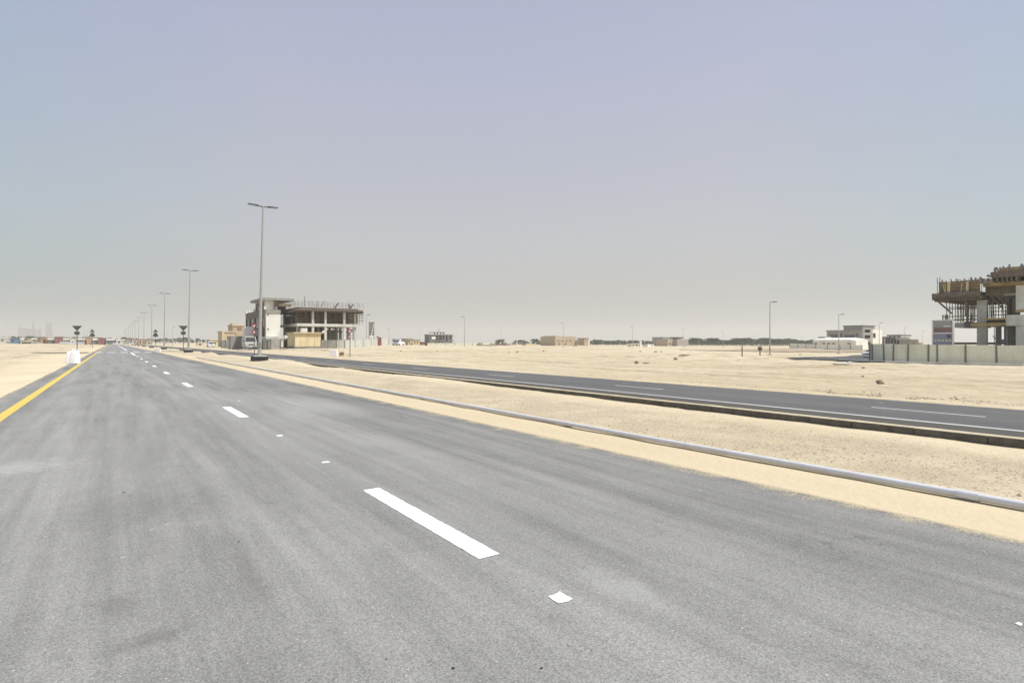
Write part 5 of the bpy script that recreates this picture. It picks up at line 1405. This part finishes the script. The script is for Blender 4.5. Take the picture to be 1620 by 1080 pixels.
for i in range(24):
    px = -6 + i * 7.3 + rt.uniform(-2, 2); plant(px, 520 + rt.uniform(-20, 20), rt.choice((531.5, 532.5, 533.5)) if 28 < px < 70 else 533.2 + rt.uniform(-.8, 1.2), 4 if rt.random() < .5 else 1, 'dark tree or bush of the low line behind the far left sheds', GA, 1.3)
GB = 'low tree line right of the road end'
for i in range(24):
    px = 173 + i * 7.4 + rt.uniform(-2, 2); plant(px, 470 + rt.uniform(-20, 20), 534.5 + rt.uniform(-1.6, 1.6) + (2 if px > 300 else 0), rt.choice((0, 1, 3, 4)), 'dull green tree of the low line running behind the median lamps', GB, 1.1)
sc_list = [(786.5, 538, 0), (790.5, 536.8, 1), (795, 536.4, 2), (799.5, 541.5, 4), (805, 543, 4), (811, 541.5, 4), (815.5, 538, 2), (822.5, 537.4, 1), (828.5, 537.5, 0), (832.5, 539.5, 0), (838, 541, 4),
           (844, 535.6, 0), (849, 536, 1), (853.5, 539, 0), (858.5, 541, 0), (862, 538.8, 2), (866, 540.5, 0), (870, 537, 0), (874.5, 538.5, 1), (757, 541.8, 4), (762, 542.3, 4), (778, 542.5, 4)]
sl_lab = ['dark tree', 'broad dark tree', 'slim dark tree', 'olive tree', 'low bush']
ordw = ['first', 'second', 'third', 'fourth', 'fifth', 'sixth', 'seventh', 'eighth', 'ninth', 'tenth', 'eleventh', 'twelfth', 'thirteenth', 'fourteenth', 'fifteenth', 'sixteenth', 'seventeenth', 'eighteenth', 'nineteenth', 'twentieth', 'twenty-first', 'twenty-second']
srt = sorted(sc_list)
for px, t, k in sc_list:
    i = srt.index((px, t, k)); plant(px, 430 + rt.uniform(-15, 15), t, k, f'{sl_lab[k]}, {ordw[i]} from the left in the loose group left of the beige building', 'loose tree group left of the beige building')
GC = 'dense hedge-like tree line behind the open sand'
px = 934
while px < 1048:
    t = 538.4 + rt.uniform(-.8, 1.0)
    if 942 < px < 952: t -= 1.8
    if 1000 < px < 1008: t -= .8
    plant(px, 470 + rt.uniform(-12, 12), t, 3 if 1026 < px < 1040 else rt.choice((0, 1, 4)), 'dark tree in the low hedge-like line right of the tower house', GC, 1.25); px += rt.uniform(3.0, 4.6)
plant(945, 455, 538.5, 1, 'broad taller tree near the left end of the hedge-like line', GC)
plant(1045, 440, 536.5, 1, 'round tree leaning over the left side of the grey flat-topped house', GC)
GD = 'taller dark woodland right of the pinkish house'
px = 1089
while px < 1302:
    t = 535.6 + rt.uniform(-1.4, 1.3)
    if 1097 < px < 1110: t = 534.8
    if 1112 < px < 1118: t = 540
    if 1118 < px < 1136: t = 534.6
    if 1136 < px < 1160: t = 537.4
    if px > 1262: t = 537.8 + rt.uniform(-.8, .9)
    plant(px, 445 + rt.uniform(-15, 15), t, rt.choice((0, 1, 1, 3)), 'dark green tree in the dense woodland band along the right horizon', GD, 1.25)
    px += rt.uniform(2.7, 4.0)
px = 1089
while px < 1300:
    plant(px, 425 + rt.uniform(-8, 8), 542 + rt.uniform(-.8, .8), 4, 'low bush at the front foot of the woodland band', 'bushes in front of the woodland', 1.5); px += rt.uniform(5.5, 8)

# ------------------------------------------------------------------ air
bpy.context.view_layer.update()
hz = bpy.data.meshes.new('haze'); ext = 5600
mbh = MB().box(-ext, ext, -ext, ext, -6, 118)
hz.from_pydata(mbh.v, [], mbh.f); hzo = bpy.data.objects.new('haze', hz); col.objects.link(hzo); hzo['kind'] = 'stuff'
hm = bpy.data.materials.new('haze'); hm.use_nodes = True; n, l = nodes_of(hm)
for x in list(n):
    if x.type != 'OUTPUT_MATERIAL': n.remove(x)
pv = n.new('ShaderNodeVolumePrincipled'); pv.inputs['Color'].default_value = (.79, .79, .77, 1); pv.inputs['Density'].default_value = .00042
pv.inputs['Anisotropy'].default_value = 0.2
l.new(pv.outputs[0], n['Material Output'].inputs['Volume']); hz.materials.append(hm)
